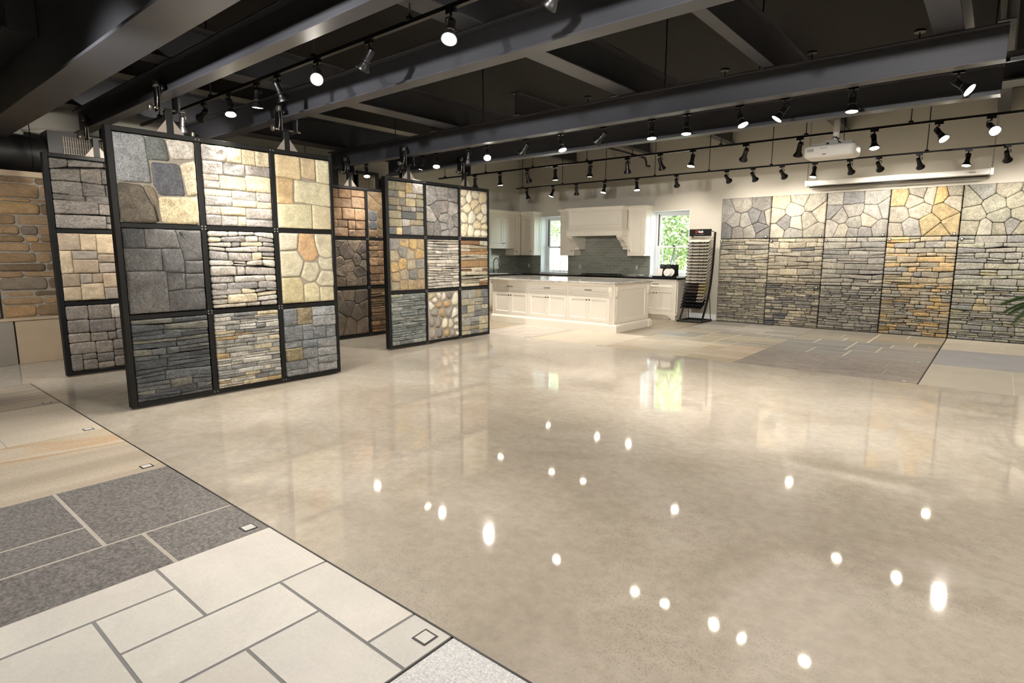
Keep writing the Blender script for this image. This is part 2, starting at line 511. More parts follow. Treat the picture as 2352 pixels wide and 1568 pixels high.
BZ = 2.92
ibeam_x('steel_girder', 'deep wide charcoal steel girder crossing the top left corner above everything', 1.46, 1.77, -9.88, XR, BZ, 1.05, tf=.025)
ibeam_x('steel_beam', 'charcoal runway beam carrying the near ends of the two left hanging stone panels', 2.25, 2.38, -8.9, 2.6, BZ, .265)
ibeam_x('steel_beam', 'charcoal runway beam carrying the far ends of the two left hanging stone panels', 3.445, 3.595, -8.9, 2.6, BZ, .265)
ibeam_x('steel_beam', 'charcoal runway beam with a free square right end, nearer of the last pair', 5.90, 6.03, -9.05, -.11, BZ, .265)
ibeam_x('steel_beam', 'charcoal runway beam farthest from the camera, ending short at the right', 7.12, 7.27, -9.05, -.14, BZ, .265)
for cx0, cx1, h_, lab in ((-8.83, -8.55, .40, 'leftmost charcoal cross beam lying over the runway beams'), (-6.14, -5.88, .34, 'charcoal cross beam over the runway beams above the frontmost hanging panel'),
                          (-3.40, -3.18, .34, 'charcoal cross beam with pale lit underside over the runway beams, middle of the ceiling'),
                          (-1.88, -1.77, .34, 'slim charcoal cross beam over the runway beams, second from the right'), (-.575, -.38, .34, 'rightmost charcoal cross beam over the runway beams, near their free ends')):
    ibeam_y('cross_beam', lab, cx0, cx1, 1.63, 7.40, 3.188, h_)
# roof joists reaching the back wall
for i, xr in enumerate((-8.5, -6.45, -4.55, -2.4, -.1)):
    ibeam_y('roof_joist', 'dark roof joist meeting the grey back wall, %s from the left' % ['first', 'second', 'third', 'fourth', 'fifth'][i],
            xr - .16, xr, 7.9, YB - .001, 3.78, .37, 'roof joists')
ibeam_x('roof_beam', 'pale lit flange of a roof beam at the far right edge', 8.38, 8.74, -.17, XR, 3.30, .3)
# bolted stub on the deep girder
e = thing('beam_stub', 'dark beam end with a three-bolt plate on the deep girder, top left corner', 'steel beam', (-8.3, 1.45, 3.5))
m = MB(); m.box(-9.9, -7.20, 1.36, 1.605, 3.50, 3.52); m.box(-9.9, -7.25, 1.43, 1.45, 3.52, 3.9); m.build('web', M_steel, e, bevel=.002)
m = MB(); m.box(-7.62, -7.2, 1.41, 1.43, 3.53, 3.88); m.build('bolt_plate', M_steel, e, bevel=.003)
m = MB(); m.box(-7.17, -7.14, 1.38, 1.605, 3.47, 3.9); m.build('stiffener', M_steel, e, bevel=.003)
for z in (3.6, 3.7, 3.8):
    m = MB(); m.cyl((-7.45, 1.43, z), (-7.45, 1.39, z), .022, n=6); m.build('bolt', M_steel, e)

# ------------------------------------------------------------------ duct with grilles
e = thing('air_duct', 'round black air duct running along the top of the left stone wall', 'air duct', (-10.16, 3, 2.76))
m = MB(); m.cyl((-10.16, YN, 2.77), (-10.16, 8.3, 2.77), .25, n=36); m.build('duct_pipe', M_duct, e)
for gy0, gy1 in ((2.35, 3.3), (6.64, 6.98), (7.10, 7.5)):
    m = MB(); m.box(-10.2, -9.885, gy0 - .16, gy1 + .1, 2.70, 3.08); b_ = m.build('grille_box', M_duct, e, bevel=.004)
    m = MB()
    n = int((gy1 - gy0) / .026)
    for i in range(n):
        y = gy0 + (i + .5) * (gy1 - gy0) / n
        m.box(-9.884, -9.868, y - .0045, y + .0045, 2.735, 3.02)
    for z in (2.80, 2.88, 2.96): m.box(-9.888, -9.880, gy0, gy1, z - .002, z + .002)
    m.build('louvres', M_louvre, b_)
for y in (.9, 2.02, 4.0, 6.0):
    m = MB(); m.cyl((-9.93, y, 3.02), (-9.93, y, ZC), .006, n=6); m.tube([(-9.93, y, 3.02), (-9.905, y, 2.85), (-9.905, y, 2.70), (-9.96, y, 2.58)], .006, 6)
    m.build('strap_hanger', M_black, e)
m = MB(); m.tube([(XL + .02, 2.05, 3.12), (XL + .02, 2.3, 3.19), (XL + .02, 2.6, 3.2), (XL + .02, 8, 3.2)], .012, 8)
tag(m.build('wall_conduit', M_offw), 'thin painted conduit bending along the off-white wall above the duct', 'conduit')

# ------------------------------------------------------------------ stone generators
def poly_clip(poly, nx, ny, d):
    out = []
    for i in range(len(poly)):
        a, b = poly[i], poly[(i + 1) % len(poly)]
        da, db = a[0] * nx + a[1] * ny - d, b[0] * nx + b[1] * ny - d
        if da <= 0: out.append(a)
        if (da < 0 < db) or (db < 0 < da):
            t = da / (da - db)
            out.append((a[0] + (b[0] - a[0]) * t, a[1] + (b[1] - a[1]) * t))
    return out

def centroid(p):
    A = cx = cy_ = 0
    for i in range(len(p)):
        x0, y0 = p[i]; x1, y1 = p[(i + 1) % len(p)]
        k = x0 * y1 - x1 * y0; A += k; cx += (x0 + x1) * k; cy_ += (y0 + y1) * k
    if abs(A) < 1e-9: return p[0]
    return (cx / (3 * A), cy_ / (3 * A))

def inset(p, g):
    n = len(p); q = list(p)
    for i in range(n):
        a, b = p[i], p[(i + 1) % n]
        ex, ey = b[0] - a[0], b[1] - a[1]; L = math.hypot(ex, ey)
        if L < 1e-6: continue
        nx, ny = ey / L, -ex / L     # outward for CCW
        q = poly_clip(q, nx, ny, a[0] * nx + a[1] * ny - g)
        if len(q) < 3: return q
    return q

def voronoi(w, h, n, rng, relax=2, stretch=1.0):
    hs = h * stretch
    pts = [(rng.uniform(0, w), rng.uniform(0, hs)) for _ in range(n)]
    cells = []
    for it in range(relax + 1):
        cells = []
        for i, p in enumerate(pts):
            c = [(0, 0), (w, 0), (w, hs), (0, hs)]
            for j, q in enumerate(pts):
                if i == j: continue
                nx, ny = q[0] - p[0], q[1] - p[1]
                c = poly_clip(c, nx, ny, (q[0] ** 2 + q[1] ** 2 - p[0] ** 2 - p[1] ** 2) / 2)
                if len(c) < 3: break
            if len(c) >= 3: cells.append(c)
        pts = [centroid(c) for c in cells]
    return [[(x, y / stretch) for x, y in c] for c in cells]

def ashlar(w, h, ah, asp, rng):
    out = []
    def rec(x, y, ww, hh, d):
        hm = ah * rng.uniform(1.1, 1.9); wm = ah * asp * rng.uniform(1.0, 1.8)
        if ww > wm and (ww / hh > asp * .8 or hh <= hm):
            t = rng.uniform(.32, .68); rec(x, y, ww * t, hh, d + 1); rec(x + ww * t, y, ww * (1 - t), hh, d + 1)
        elif hh > hm:
            t = rng.uniform(.35, .65); rec(x, y, ww, hh * t, d + 1); rec(x, y + hh * t, ww, hh * (1 - t), d + 1)
        else:
            out.append([(x, y), (x + ww, y), (x + ww, y + hh), (x, y + hh)])
    rec(0, 0, w, h, 0)
    return out

def courses(w, h, ah, asp, rng, wob=.25, dbl=.25):
    """drystack courses, some of them split in two thin stones"""
    n = max(2, round(h / ah)); ys = [0]
    for i in range(n): ys.append(ys[-1] + rng.uniform(.55, 1.45))
    ys = [y / ys[-1] * h for y in ys]
    k = 5
    xs = [w * i / k for i in range(k + 1)]
    offs = [[0 if i in (0, n) else rng.uniform(-wob, wob) * ah for _ in xs] for i in range(n + 1)]
    def yy(i, x):
        t = min(k - 1e-6, max(0, x / w * k)); a = int(t); f = t - a
        return ys[i] + offs[i][a] * (1 - f) + offs[i][min(k, a + 1)] * f
    out = []
    for i in range(n):
        x = 0
        while x < w - 1e-6:
            L = ah * asp * rng.uniform(.45, 1.7); x2 = x + L
            if w - x2 < ah * asp * .4: x2 = w
            sl = rng.uniform(-.2, .2) * ah if x2 < w else 0
            def b(xx): return yy(i, xx)
            def t_(xx): return yy(i + 1, xx)
            if rng.random() < dbl and (ys[i + 1] - ys[i]) > ah * .9:
                q = rng.uniform(.35, .65)
                ym0 = b(x) * (1 - q) + t_(x) * q; ym1 = b(x2) * (1 - q) + t_(x2) * q
                out.append([(x, b(x)), (x2, b(x2)), (x2, ym1), (x, ym0)])
                out.append([(x, ym0), (x2, ym1), (x2, t_(x2)), (x, t_(x))])
            else:
                out.append([(x, b(x)), (x2, b(x2)), (x2, t_(x2)), (x, t_(x))])
            x = x2
    return out

def chaikin(p, n=2, k=.25):
    for _ in range(n):
        q = []
        for i in range(len(p)):
            a, b = p[i], p[(i + 1) % len(p)]
            q.append((a[0] + (b[0] - a[0]) * k, a[1] + (b[1] - a[1]) * k))
            q.append((b[0] + (a[0] - b[0]) * k, b[1] + (a[1] - b[1]) * k))
        p = q
    return p

def corner_cut(p, r):
    q = []
    n = len(p)
    for i in range(n):
        a, b, c = p[i - 1], p[i], p[(i + 1) % n]
        for o in (a, c):
            L = math.hypot(o[0] - b[0], o[1] - b[1]); k = min(.3, r / max(L, 1e-6))
            q.append((b[0] + (o[0] - b[0]) * k, b[1] + (o[1] - b[1]) * k))
    return q

def resample(p, seg):
    q = []
    for i in range(len(p)):
        a, b = p[i], p[(i + 1) % len(p)]
        L = math.hypot(b[0] - a[0], b[1] - a[1]); n = max(1, int(round(L / seg)))
        for j in range(n): q.append((a[0] + (b[0] - a[0]) * j / n, a[1] + (b[1] - a[1]) * j / n))
    return q

class Plane:
    def __init__(s, o, u, v, n): s.o, s.u, s.v, s.n = Vector(o), Vector(u), Vector(v), Vector(n)
    def p(s, a, b, c): return s.o + s.u * a + s.v * b + s.n * c

def desat(c, f=.20):
    l = .3 * c[0] + .6 * c[1] + .1 * c[2]
    return tuple(x + (l - x) * f for x in c)

def pick(pal, rng, jit=.10):
    r = rng.uniform(0, sum(x[1] for x in pal))
    for c, wt in pal:
        r -= wt
        if r <= 0: break
    c = desat(lin(c)); k = rng.uniform(1 - jit, 1 + jit); t = rng.uniform(-.3, .3) * jit
    return (min(1, c[0] * k * (1 + t)), min(1, c[1] * k), min(1, c[2] * k * (1 - t)))

def add_stone(mb, P, poly, col, t, rng, gap=.004, cut=.008, seg=.045, edge=.012, rough=.006, jag=.002, dome=0.0, rnd=0, soft=False):
    area = sum(poly[i][0] * poly[(i + 1) % len(poly)][1] - poly[(i + 1) % len(poly)][0] * poly[i][1] for i in range(len(poly)))
    if area < 0: poly = poly[::-1]
    p = poly if soft else inset(poly, gap)
    if len(p) < 3: return
    p = chaikin(p, rnd) if rnd else corner_cut(p, cut)
    p = resample(p, seg)
    c = centroid(p)
    n = len(p)
    if n < 3: return
    dmin = min(math.hypot(q[0] - c[0], q[1] - c[1]) for q in p)
    e = min(edge, dmin * .3)
    if soft:
        p = [(p[i][0] - (p[(i + 1) % n][1] - p[i - 1][1]) / (math.hypot(p[(i + 1) % n][0] - p[i - 1][0], p[(i + 1) % n][1] - p[i - 1][1]) or 1) * gap,
              p[i][1] + (p[(i + 1) % n][0] - p[i - 1][0]) / (math.hypot(p[(i + 1) % n][0] - p[i - 1][0], p[(i + 1) % n][1] - p[i - 1][1]) or 1) * gap) for i in range(n)]
    q0 = [(q[0] + rng.uniform(-jag, jag), q[1] + rng.uniform(-jag, jag)) for q in p]
    hx = max(abs(q[0] - c[0]) for q in q0); hy = max(abs(q[1] - c[1]) for q in q0)
    kx, ky = 1 - min(.45, e / hx), 1 - min(.45, e / hy)
    q1 = [(c[0] + (x - c[0]) * kx, c[1] + (y - c[1]) * ky) for x, y in q0]
    tb = t * rng.uniform(.8, 1.1)
    so = Vector((rng.uniform(0, 50), rng.uniform(0, 50), rng.uniform(0, 50)))
    tx, ty = rng.uniform(-.04, .04), rng.uniform(-.04, .04)
    def dz(x, y):
        q = Vector((x, y, 0)) + so
        return max(-t * .15, (mnoise.noise(q * 9) * 1.0 + mnoise.noise(q * 24) * .6 + mnoise.noise(q * 60) * .3) * rough + (x - c[0]) * tx + (y - c[1]) * ty)
    r0 = [(x, y, 0) for x, y in q0]
    r1 = [(x, y, tb * .80) for x, y in q0]
    r2_ = [(x, y, tb * .97 + dz(x, y) * .7) for x, y in q1]
    mb.col = col; mb.smooth = True
    rs = [mb.add([P.p(*q) for q in r]) for r in (r0, r1, r2_)]
    big = dmin > .05
    ks = (.86, .70, .54, .38, .20) if big else (.72, .4)
    for k in ks:
        ring = []
        for x, y in q1:
            X, Y = c[0] + (x - c[0]) * k, c[1] + (y - c[1]) * k
            ring.append(P.p(X, Y, tb + dome * math.sqrt(max(0, 1 - k * k)) + dz(X, Y)))
        rs.append(mb.add(ring))
    for a, b in zip(rs, rs[1:]):
        for i in range(n):
            j = (i + 1) % n
            mb.face([a + i, a + j, b + j, b + i])
    cc = mb.add([P.p(c[0], c[1], tb + dome + dz(*c))])
    for i in range(n): mb.face([rs[-1] + i, rs[-1] + (i + 1) % n, cc])
    mb.smooth = False; mb.col = None

# palettes: (sRGB, weight)
PAL = dict(
    greyw=[('a8a39b', 3), ('8d8780', 2), ('c3b48f', 2), ('c9b98f', 1), ('9c968e', 2), ('cdbd96', 1.4), ('b6ab99', 2)],
    cream=[('c9ba8c', 3), ('bfb48c', 2), ('b99a5c', 1.6), ('cbbf98', 2)],
    dark=[('4f4f50', 3), ('5d5d5d', 2), ('454647', 2)],
    dry=[('a09a92', 3), ('b3aa9b', 2), ('c1b291', 2), ('8c8985', 2), ('b9b3a8', 2)],
    blue=[('4c5154', 3), ('5b5f60', 2), ('42464a', 2), ('6a6a60', 1)],
    mix=[('8f908c', 3), ('a7a59c', 2), ('b5a98a', 1.5), ('747574', 1.5), ('a88b58', .6), ('bdbab0', 2)],
    steel=[('6d7275', 4), ('7b7e7f', 3), ('8a8b89', 1.5), ('8a7c58', .5)],
    brgrey=[('6b645b', 3), ('5d5750', 2), ('776f65', 2)],
    tansq=[('a08c70', 3), ('8e7c63', 2), ('b29b77', 2), ('8b8072', 1.5)],
    grbr=[('726a61', 3), ('655e57', 2), ('80776c', 2), ('a79b8c', .3)],
    multi=[('8a8165', 3), ('76726a', 2.4), ('9a938a', 2), ('a98d56', 1.4), ('b3a074', 1), ('5c5e5e', 1)],
    purp=[('7f7a74', 3), ('8b867f', 2), ('6f6b67', 1.5)],
    river=[('cfc4a2', 4), ('c4b68f', 3), ('d6cdb0', 2)],
    gold=[('a68a4e', 3), ('8f8468', 2.4), ('777670', 2), ('9b8257', 2), ('a8703c', .5)],
    ltst=[('a9a293', 3), ('b8b1a2', 3), ('968f83', 2)],
    rust=[('a59b80', 4), ('958c75', 2), ('7b5634', 1.4), ('9a7442', 1), ('b3a98e', 2)],
    green=[('6d736e', 4), ('7b807a', 3), ('5f6562', 2), ('8f8d70', .3)],
    cobble=[('bdb39b', 3), ('a98c5f', 1.6), ('8d8578', 2), ('776f69', 1), ('c7bfa9', 2), ('a99d74', 1.6)],
    gr2=[('8b8a80', 2), ('a39a7e', 2), ('6b6c6a', 2), ('8f8263', 1)],
    brown=[('8a6a45', 3), ('7a6042', 2), ('9c7a50', 2)],
    brownd=[('6d5838', 3), ('7b633f', 2), ('55575a', .8)],
    brrough=[('6a5d4c', 3), ('5b5044', 2), ('776854', 1.5)],
    wgrey=[('77736b', 3), ('8a867c', 3), ('6a6763', 2), ('969080', 1.5)],
    wbeige=[('9c937f', 3), ('8a8578', 2), ('a99f8a', 2), ('75726b', 1), ('ada27f', .8)],
    wgran=[('8c8980', 3), ('989489', 2), ('7e7b76', 2), ('a39a86', .7)],
    wgold=[('a58f5c', 2), ('938a78', 3), ('87847b', 2), ('b5924f', 1.2), ('a39880', 1.5)],
    wgreen=[('8d8872', 3), ('858379', 3), ('a3965f', 1.1), ('96907c', 2)],
    lgrey=[('938b79', 3), ('a0977f', 3), ('817a6d', 2)],
    lbeige=[('948a75', 3), ('b0a487', 1.6), ('7b766d', 2), ('5f5e60', .9), ('a59a83', 1.5)],
    lgran=[('8f897f', 3), ('9b9586', 3), ('827e76', 2)],
    lgold=[('a59474', 2.4), ('8b877e', 2), ('b89656', 1.2), ('9a917c', 2), ('bf9f66', .6)],
    lgreen=[('8d8a7e', 3), ('9a9782', 2.4), ('83827d', 2), ('a5986e', .5)],
    hearth=[('86683f', 3), ('94744a', 3), ('6c5639', 2), ('a37d45', 1.2), ('7d6c55', 1.5)],
)

def stone_field(name, P, w, h, kind, pal, parent, seed, mat, t=.03, back=M_dark, n=12, ah=.09, asp=3, label=None, custom=None, **kw):
    rng = random.Random(seed)
    pal_ = PAL[pal] if isinstance(pal, str) else pal
    if custom:
        cells = [([(x * w, y * h) for x, y in q], c) for c, q in custom]
    else:
        if kind == 'vor': cs = voronoi(w, h, n, rng, relax=kw.pop('relax', 2), stretch=kw.pop('stretch', 1.0))
        elif kind == 'ash': cs = ashlar(w, h, ah, asp, rng)
        else: cs = courses(w, h, ah, asp, rng, wob=kw.pop('wob', .25), dbl=kw.pop('dbl', .25))
        cells = [(c, None) for c in cs]
    bed = kw.pop('bed', .0)
    m = MB()
    for c, col in cells:
        cc = pick(pal_, rng) if col is None else desat(lin(col), .32)
        add_stone(m, P, c, cc, t, rng, soft=bool(custom), **kw)
    # bed behind the stones
    m.mi = 1
    b = m.add([P.p(a, b_, c_) for c_ in (-.012, t * bed + .002) for a, b_ in ((0, 0), (w, 0), (w, h), (0, h))])
    for q in ((0, 3, 2, 1), (4, 5, 6, 7), (0, 1, 5, 4), (1, 2, 6, 5), (2, 3, 7, 6), (3, 0, 4, 7)): m.face([b + i for i in q])
    o = m.build(name, [mat, back], parent)
    if label: o['label'] = label
    return o

def field(name, P, w, h, spec, parent, seed):
    s = dict(spec); bedt = s.pop('bedt', None)
    if bedt:
        # raise the mortar bed nearly to the face
        t = s.get('t', .03)
        mb = MB(); b = mb.add([P.p(a, b_, c_) for c_ in (0, t * bedt) for a, b_ in ((0, 0), (w, 0), (w, h), (0, h))])
        for q in ((0, 3, 2, 1), (4, 5, 6, 7), (0, 1, 5, 4), (1, 2, 6, 5), (2, 3, 7, 6), (3, 0, 4, 7)): mb.face([b + i for i in q])
        o = stone_field(name, P, w, h, parent=parent, seed=seed, **s)
        mb.build('mortar', s.get('back', M_mort), o)
        return o
    return stone_field(name, P, w, h, parent=parent, seed=seed, **s)

# ------------------------------------------------------------------ hanging stone panels
A1 = [('86898a', [(0, .46), (.41, .46), (.40, .62), (.37, 1), (0, 1)]), ('5d625d', [(.38, .73), (.66, .74), (.62, 1), (.38, 1)]),
      ('b5ad9c', [(.68, .76), (1, .79), (1, 1), (.64, 1)]), ('54565c', [(.43, .46), (.49, .33), (.84, .34), (.78, .72), (.42, .71)]),
      ('bfae86', [(.87, .34), (1, .36), (1, .78), (.79, .72)]), ('645a48', [(0, 0), (.45, 0), (.42, .18), (.33, .36), (.28, .44), (0, .45)]),
      ('7b6a4c', [(.46, 0), (.45, .2), (.46, .31), (.41, .44), (.30, .44), (.35, .36), (.43, .18)]), ('c8b27c', [(.50, 0), (1, 0), (1, .34), (.48, .31)])]
A3 = [('c7ad72', [(0, .70), (.45, .68), (.44, 1), (0, 1)]), ('b99f6c', [(.46, .72), (.73, .69), (.73, 1), (.46, 1)]), ('c2b98c', [(.74, .68), (1, .66), (1, 1), (.74, 1)]),
      ('bd9a55', [(0, .33), (.29, .33), (.31, .69), (0, .7)]), ('c3b88a', [(.31, .37), (1, .33), (1, .66), (.33, .68)]),
      ('c0b784', [(0, 0), (.62, 0), (.63, .35), (0, .33)]), ('c3b383', [(.64, 0), (1, 0), (1, .33), (.64, .35)])]
B3 = [('b9b091', [(0, .75), (.31, .77), (.35, 1), (0, 1)]), ('b98f4c', [(.32, .77), (.45, .61), (.60, .59), (.73, .68), (.66, .86), (.64, 1), (.36, 1)]),
      ('bcb189', [(.66, 1), (.67, .86), (.74, .69), (.85, .64), (1, .66), (1, 1)]), ('bab089', [(0, .38), (.33, .38), (.43, .60), (.30, .75), (0, .74)]),
      ('b6ac85', [(.35, .37), (.50, .29), (.63, .30), (.74, .45), (.70, .58), (.58, .58), (.44, .59)]), ('b7ae8a', [(.71, .58), (.78, .47), (1, .46), (1, .65), (.84, .63), (.74, .67)]),
      ('b2aa86', [(.64, .29), (.75, .23), (1, .22), (1, .45), (.77, .46), (.75, .44)]), ('b8a96e', [(0, 0), (.40, 0), (.40, .27), (.34, .37), (0, .37)]),
      ('bdb07b', [(.41, 0), (.71, 0), (.71, .22), (.62, .29), (.50, .28), (.41, .26)]), ('b7ac7c', [(.72, 0), (1, 0), (1, .21), (.72, .22)])]
sp = dict
B1 = [('4b4e4f', [(0, .77), (.27, .77), (.27, 1), (0, 1)]), ('6a6865', [(.27, .77), (.71, .77), (.66, 1), (.27, 1)]), ('5b5a58', [(.71, .77), (.75, .62), (1, .62), (1, 1), (.66, 1)]),
      ('626160', [(0, .50), (.46, .50), (.46, .77), (0, .77)]), ('5f5f60', [(.46, .49), (.74, .47), (.745, .62), (.71, .77), (.46, .77)]), ('565656', [(.75, .46), (1, .46), (1, .62), (.75, .62)]),
      ('656462', [(0, 0), (.50, 0), (.50, .50), (0, .50)]), ('5c5b5a', [(.50, .25), (.74, .27), (.74, .47), (.50, .49)]), ('616060', [(.74, .27), (1, .28), (1, .46), (.74, .46)]), ('5a5959', [(.50, 0), (1, 0), (1, .28), (.74, .27), (.50, .25)])]
R_ = .010
P1S = [sp(kind='c', pal='greyw', mat=M_granite, t=.045, custom=A1, back=M_mort, bedt=.6, gap=.002, cut=.018, rough=.010, edge=.016, jag=.003, label='large mixed grey, tan and blue-black fieldstones in grey mortar'),
       sp(kind='ash', pal='greyw', mat=M_granite, t=.045, ah=.10, asp=2.5, gap=.0015, cut=.004, rough=.011, label='grey, white and yellow split ashlar blocks'),
       sp(kind='c', pal='cream', mat=M_sand, t=.04, custom=A3, back=M_mort, bedt=.6, gap=.002, cut=.012, rough=.007, label='cream and yellow ashlar in grey mortar'),
       sp(kind='c', pal='dark', mat=M_granite, t=.045, custom=B1, gap=.0012, cut=.003, rough=.009, label='charcoal granite blocks with tight joints'),
       sp(kind='c', pal='dry', mat=M_granite, t=.05, ah=.063, asp=3.3, gap=.004, cut=.012, rough=.009, wob=.3, label='pale grey drystacked ledge stone'),
       sp(kind='c', pal='cream', mat=M_sand, t=.04, custom=B3, back=M_mort, bedt=.6, gap=.002, cut=.014, rough=.006, label='pale yellow-green mosaic with one orange stone'),
       sp(kind='c', pal='blue', mat=M_slate, t=.045, ah=.06, asp=4.2, gap=.0015, cut=.005, rough=.010, label='dark blue-grey thin ledge stone'),
       sp(kind='c', pal='mix', mat=M_granite, t=.045, ah=.043, asp=4.5, gap=.0012, cut=.004, rough=.008, wob=.08, label='light grey and tan thin strip stone'),
       sp(kind='ash', pal='steel', mat=M_slate, t=.045, ah=.12, asp=1.8, gap=.0012, cut=.004, rough=.009, label='steel grey squared stone with brown blocks')]
P0S = [sp(kind='c', pal='brgrey', mat=M_slate, t=.045, ah=.14, asp=2.4, gap=.003, cut=.01, rough=.010, label='brownish grey coursed stone'),
       sp(kind='ash', pal='brgrey', mat=M_slate, t=.04, ah=.1, asp=2), sp(kind='ash', pal='brgrey', mat=M_slate, t=.04, ah=.1, asp=2),
       sp(kind='ash', pal='tansq', mat=M_sand, t=.045, ah=.17, asp=1.3, gap=.0015, cut=.004, rough=.010, label='tan and grey squared ashlar'),
       sp(kind='ash', pal='tansq', mat=M_sand, t=.04, ah=.1, asp=2), sp(kind='ash', pal='tansq', mat=M_sand, t=.04, ah=.1, asp=2),
       sp(kind='ash', pal='grbr', mat=M_granite, t=.045, ah=.15, asp=1.4, gap=.002, cut=.012, rough=.009, label='grey-brown mosaic with one whitish stone'),
       sp(kind='ash', pal='grbr', mat=M_granite, t=.04, ah=.1, asp=2), sp(kind='ash', pal='grbr', mat=M_granite, t=.04, ah=.1, asp=2)]
P2S = [sp(kind='ash', pal='multi', mat=M_granite, t=.045, ah=.11, asp=1.9, gap=.003, cut=.01, rough=.009, label='brown, grey and tan ashlar blocks'),
       sp(kind='vor', pal='purp', mat=M_slate, t=.045, n=15, stretch=.9, gap=.004, cut=.01, rough=.009, label='grey-mauve broken flagstones'),
       sp(kind='vor', pal='river', mat=M_sand, t=.045, n=19, back=M_mort, bedt=.45, gap=.009, rnd=2, rough=.003, dome=.012, edge=.02, relax=4, label='rounded cream cobbles in grey mortar'),
       sp(kind='vor', pal='gold', mat=M_granite, t=.045, n=20, back=M_mortb, bedt=.7, gap=.006, cut=.02, rough=.007, relax=6, label='gold and grey squared stones in mortar'),
       sp(kind='c', pal='ltst', mat=M_sand, t=.05, ah=.045, asp=4.0, gap=.0028, cut=.009, rough=.009, label='light grey thin drystack'),
       sp(kind='c', pal='rust', mat=M_sand, t=.045, ah=.065, asp=4.2, gap=.003, cut=.008, rough=.009, label='grey-tan ledge with rust bands'),
       sp(kind='c', pal='green', mat=M_slate, t=.045, ah=.05, asp=4.6, gap=.0018, cut=.006, rough=.009, label='green-grey thin ledge stone'),
       sp(kind='vor', pal='cobble', mat=M_sand, t=.04, n=24, back=M_mort, bedt=.4, gap=.017, rnd=3, rough=.002, dome=.022, edge=.018, relax=3, label='river pebbles set in grey mortar'),
       sp(kind='ash', pal='gr2', mat=M_granite, t=.045, ah=.10, asp=1.9, gap=.002, cut=.006, rough=.009, label='grey, tan and sand ashlar')]
P3S = [sp(kind='ash', pal='brown', mat=M_granite, t=.045, ah=.13, asp=1.9, gap=.003, cut=.012, rough=.011, label='brown rock-faced ashlar'),
       sp(kind='vor', pal='brownd', mat=M_granite, t=.04, n=14, back=M_mortb, bedt=.7, gap=.006, cut=.03, rough=.006, relax=3, label='dark brown mosaic in brown mortar'),
       sp(kind='vor', pal='brownd', mat=M_granite, t=.04, n=10, gap=.004, cut=.01, rough=.006),
       sp(kind='vor', pal='brrough', mat=M_slate, t=.045, n=16, gap=.002, cut=.006, rough=.012, label='rough brown-grey rubble'),
       sp(kind='ash', pal='brown', mat=M_slate, t=.045, ah=.11, asp=1.7, gap=.002, cut=.006, rough=.012, label='brown rock-faced rubble'),
       sp(kind='ash', pal='brown', mat=M_slate, t=.04, ah=.1, asp=2),
       sp(kind='vor', pal='brrough', mat=M_granite, t=.045, n=9, gap=.003, cut=.01, rough=.010, relax=3, label='large brown-grey blocks'),
       sp(kind='c', pal='brown', mat=M_slate, t=.045, ah=.065, asp=3.6, gap=.003, cut=.008, rough=.010, label='brown ledge stone'),
       sp(kind='ash', pal='brown', mat=M_slate, t=.04, ah=.1, asp=2)]

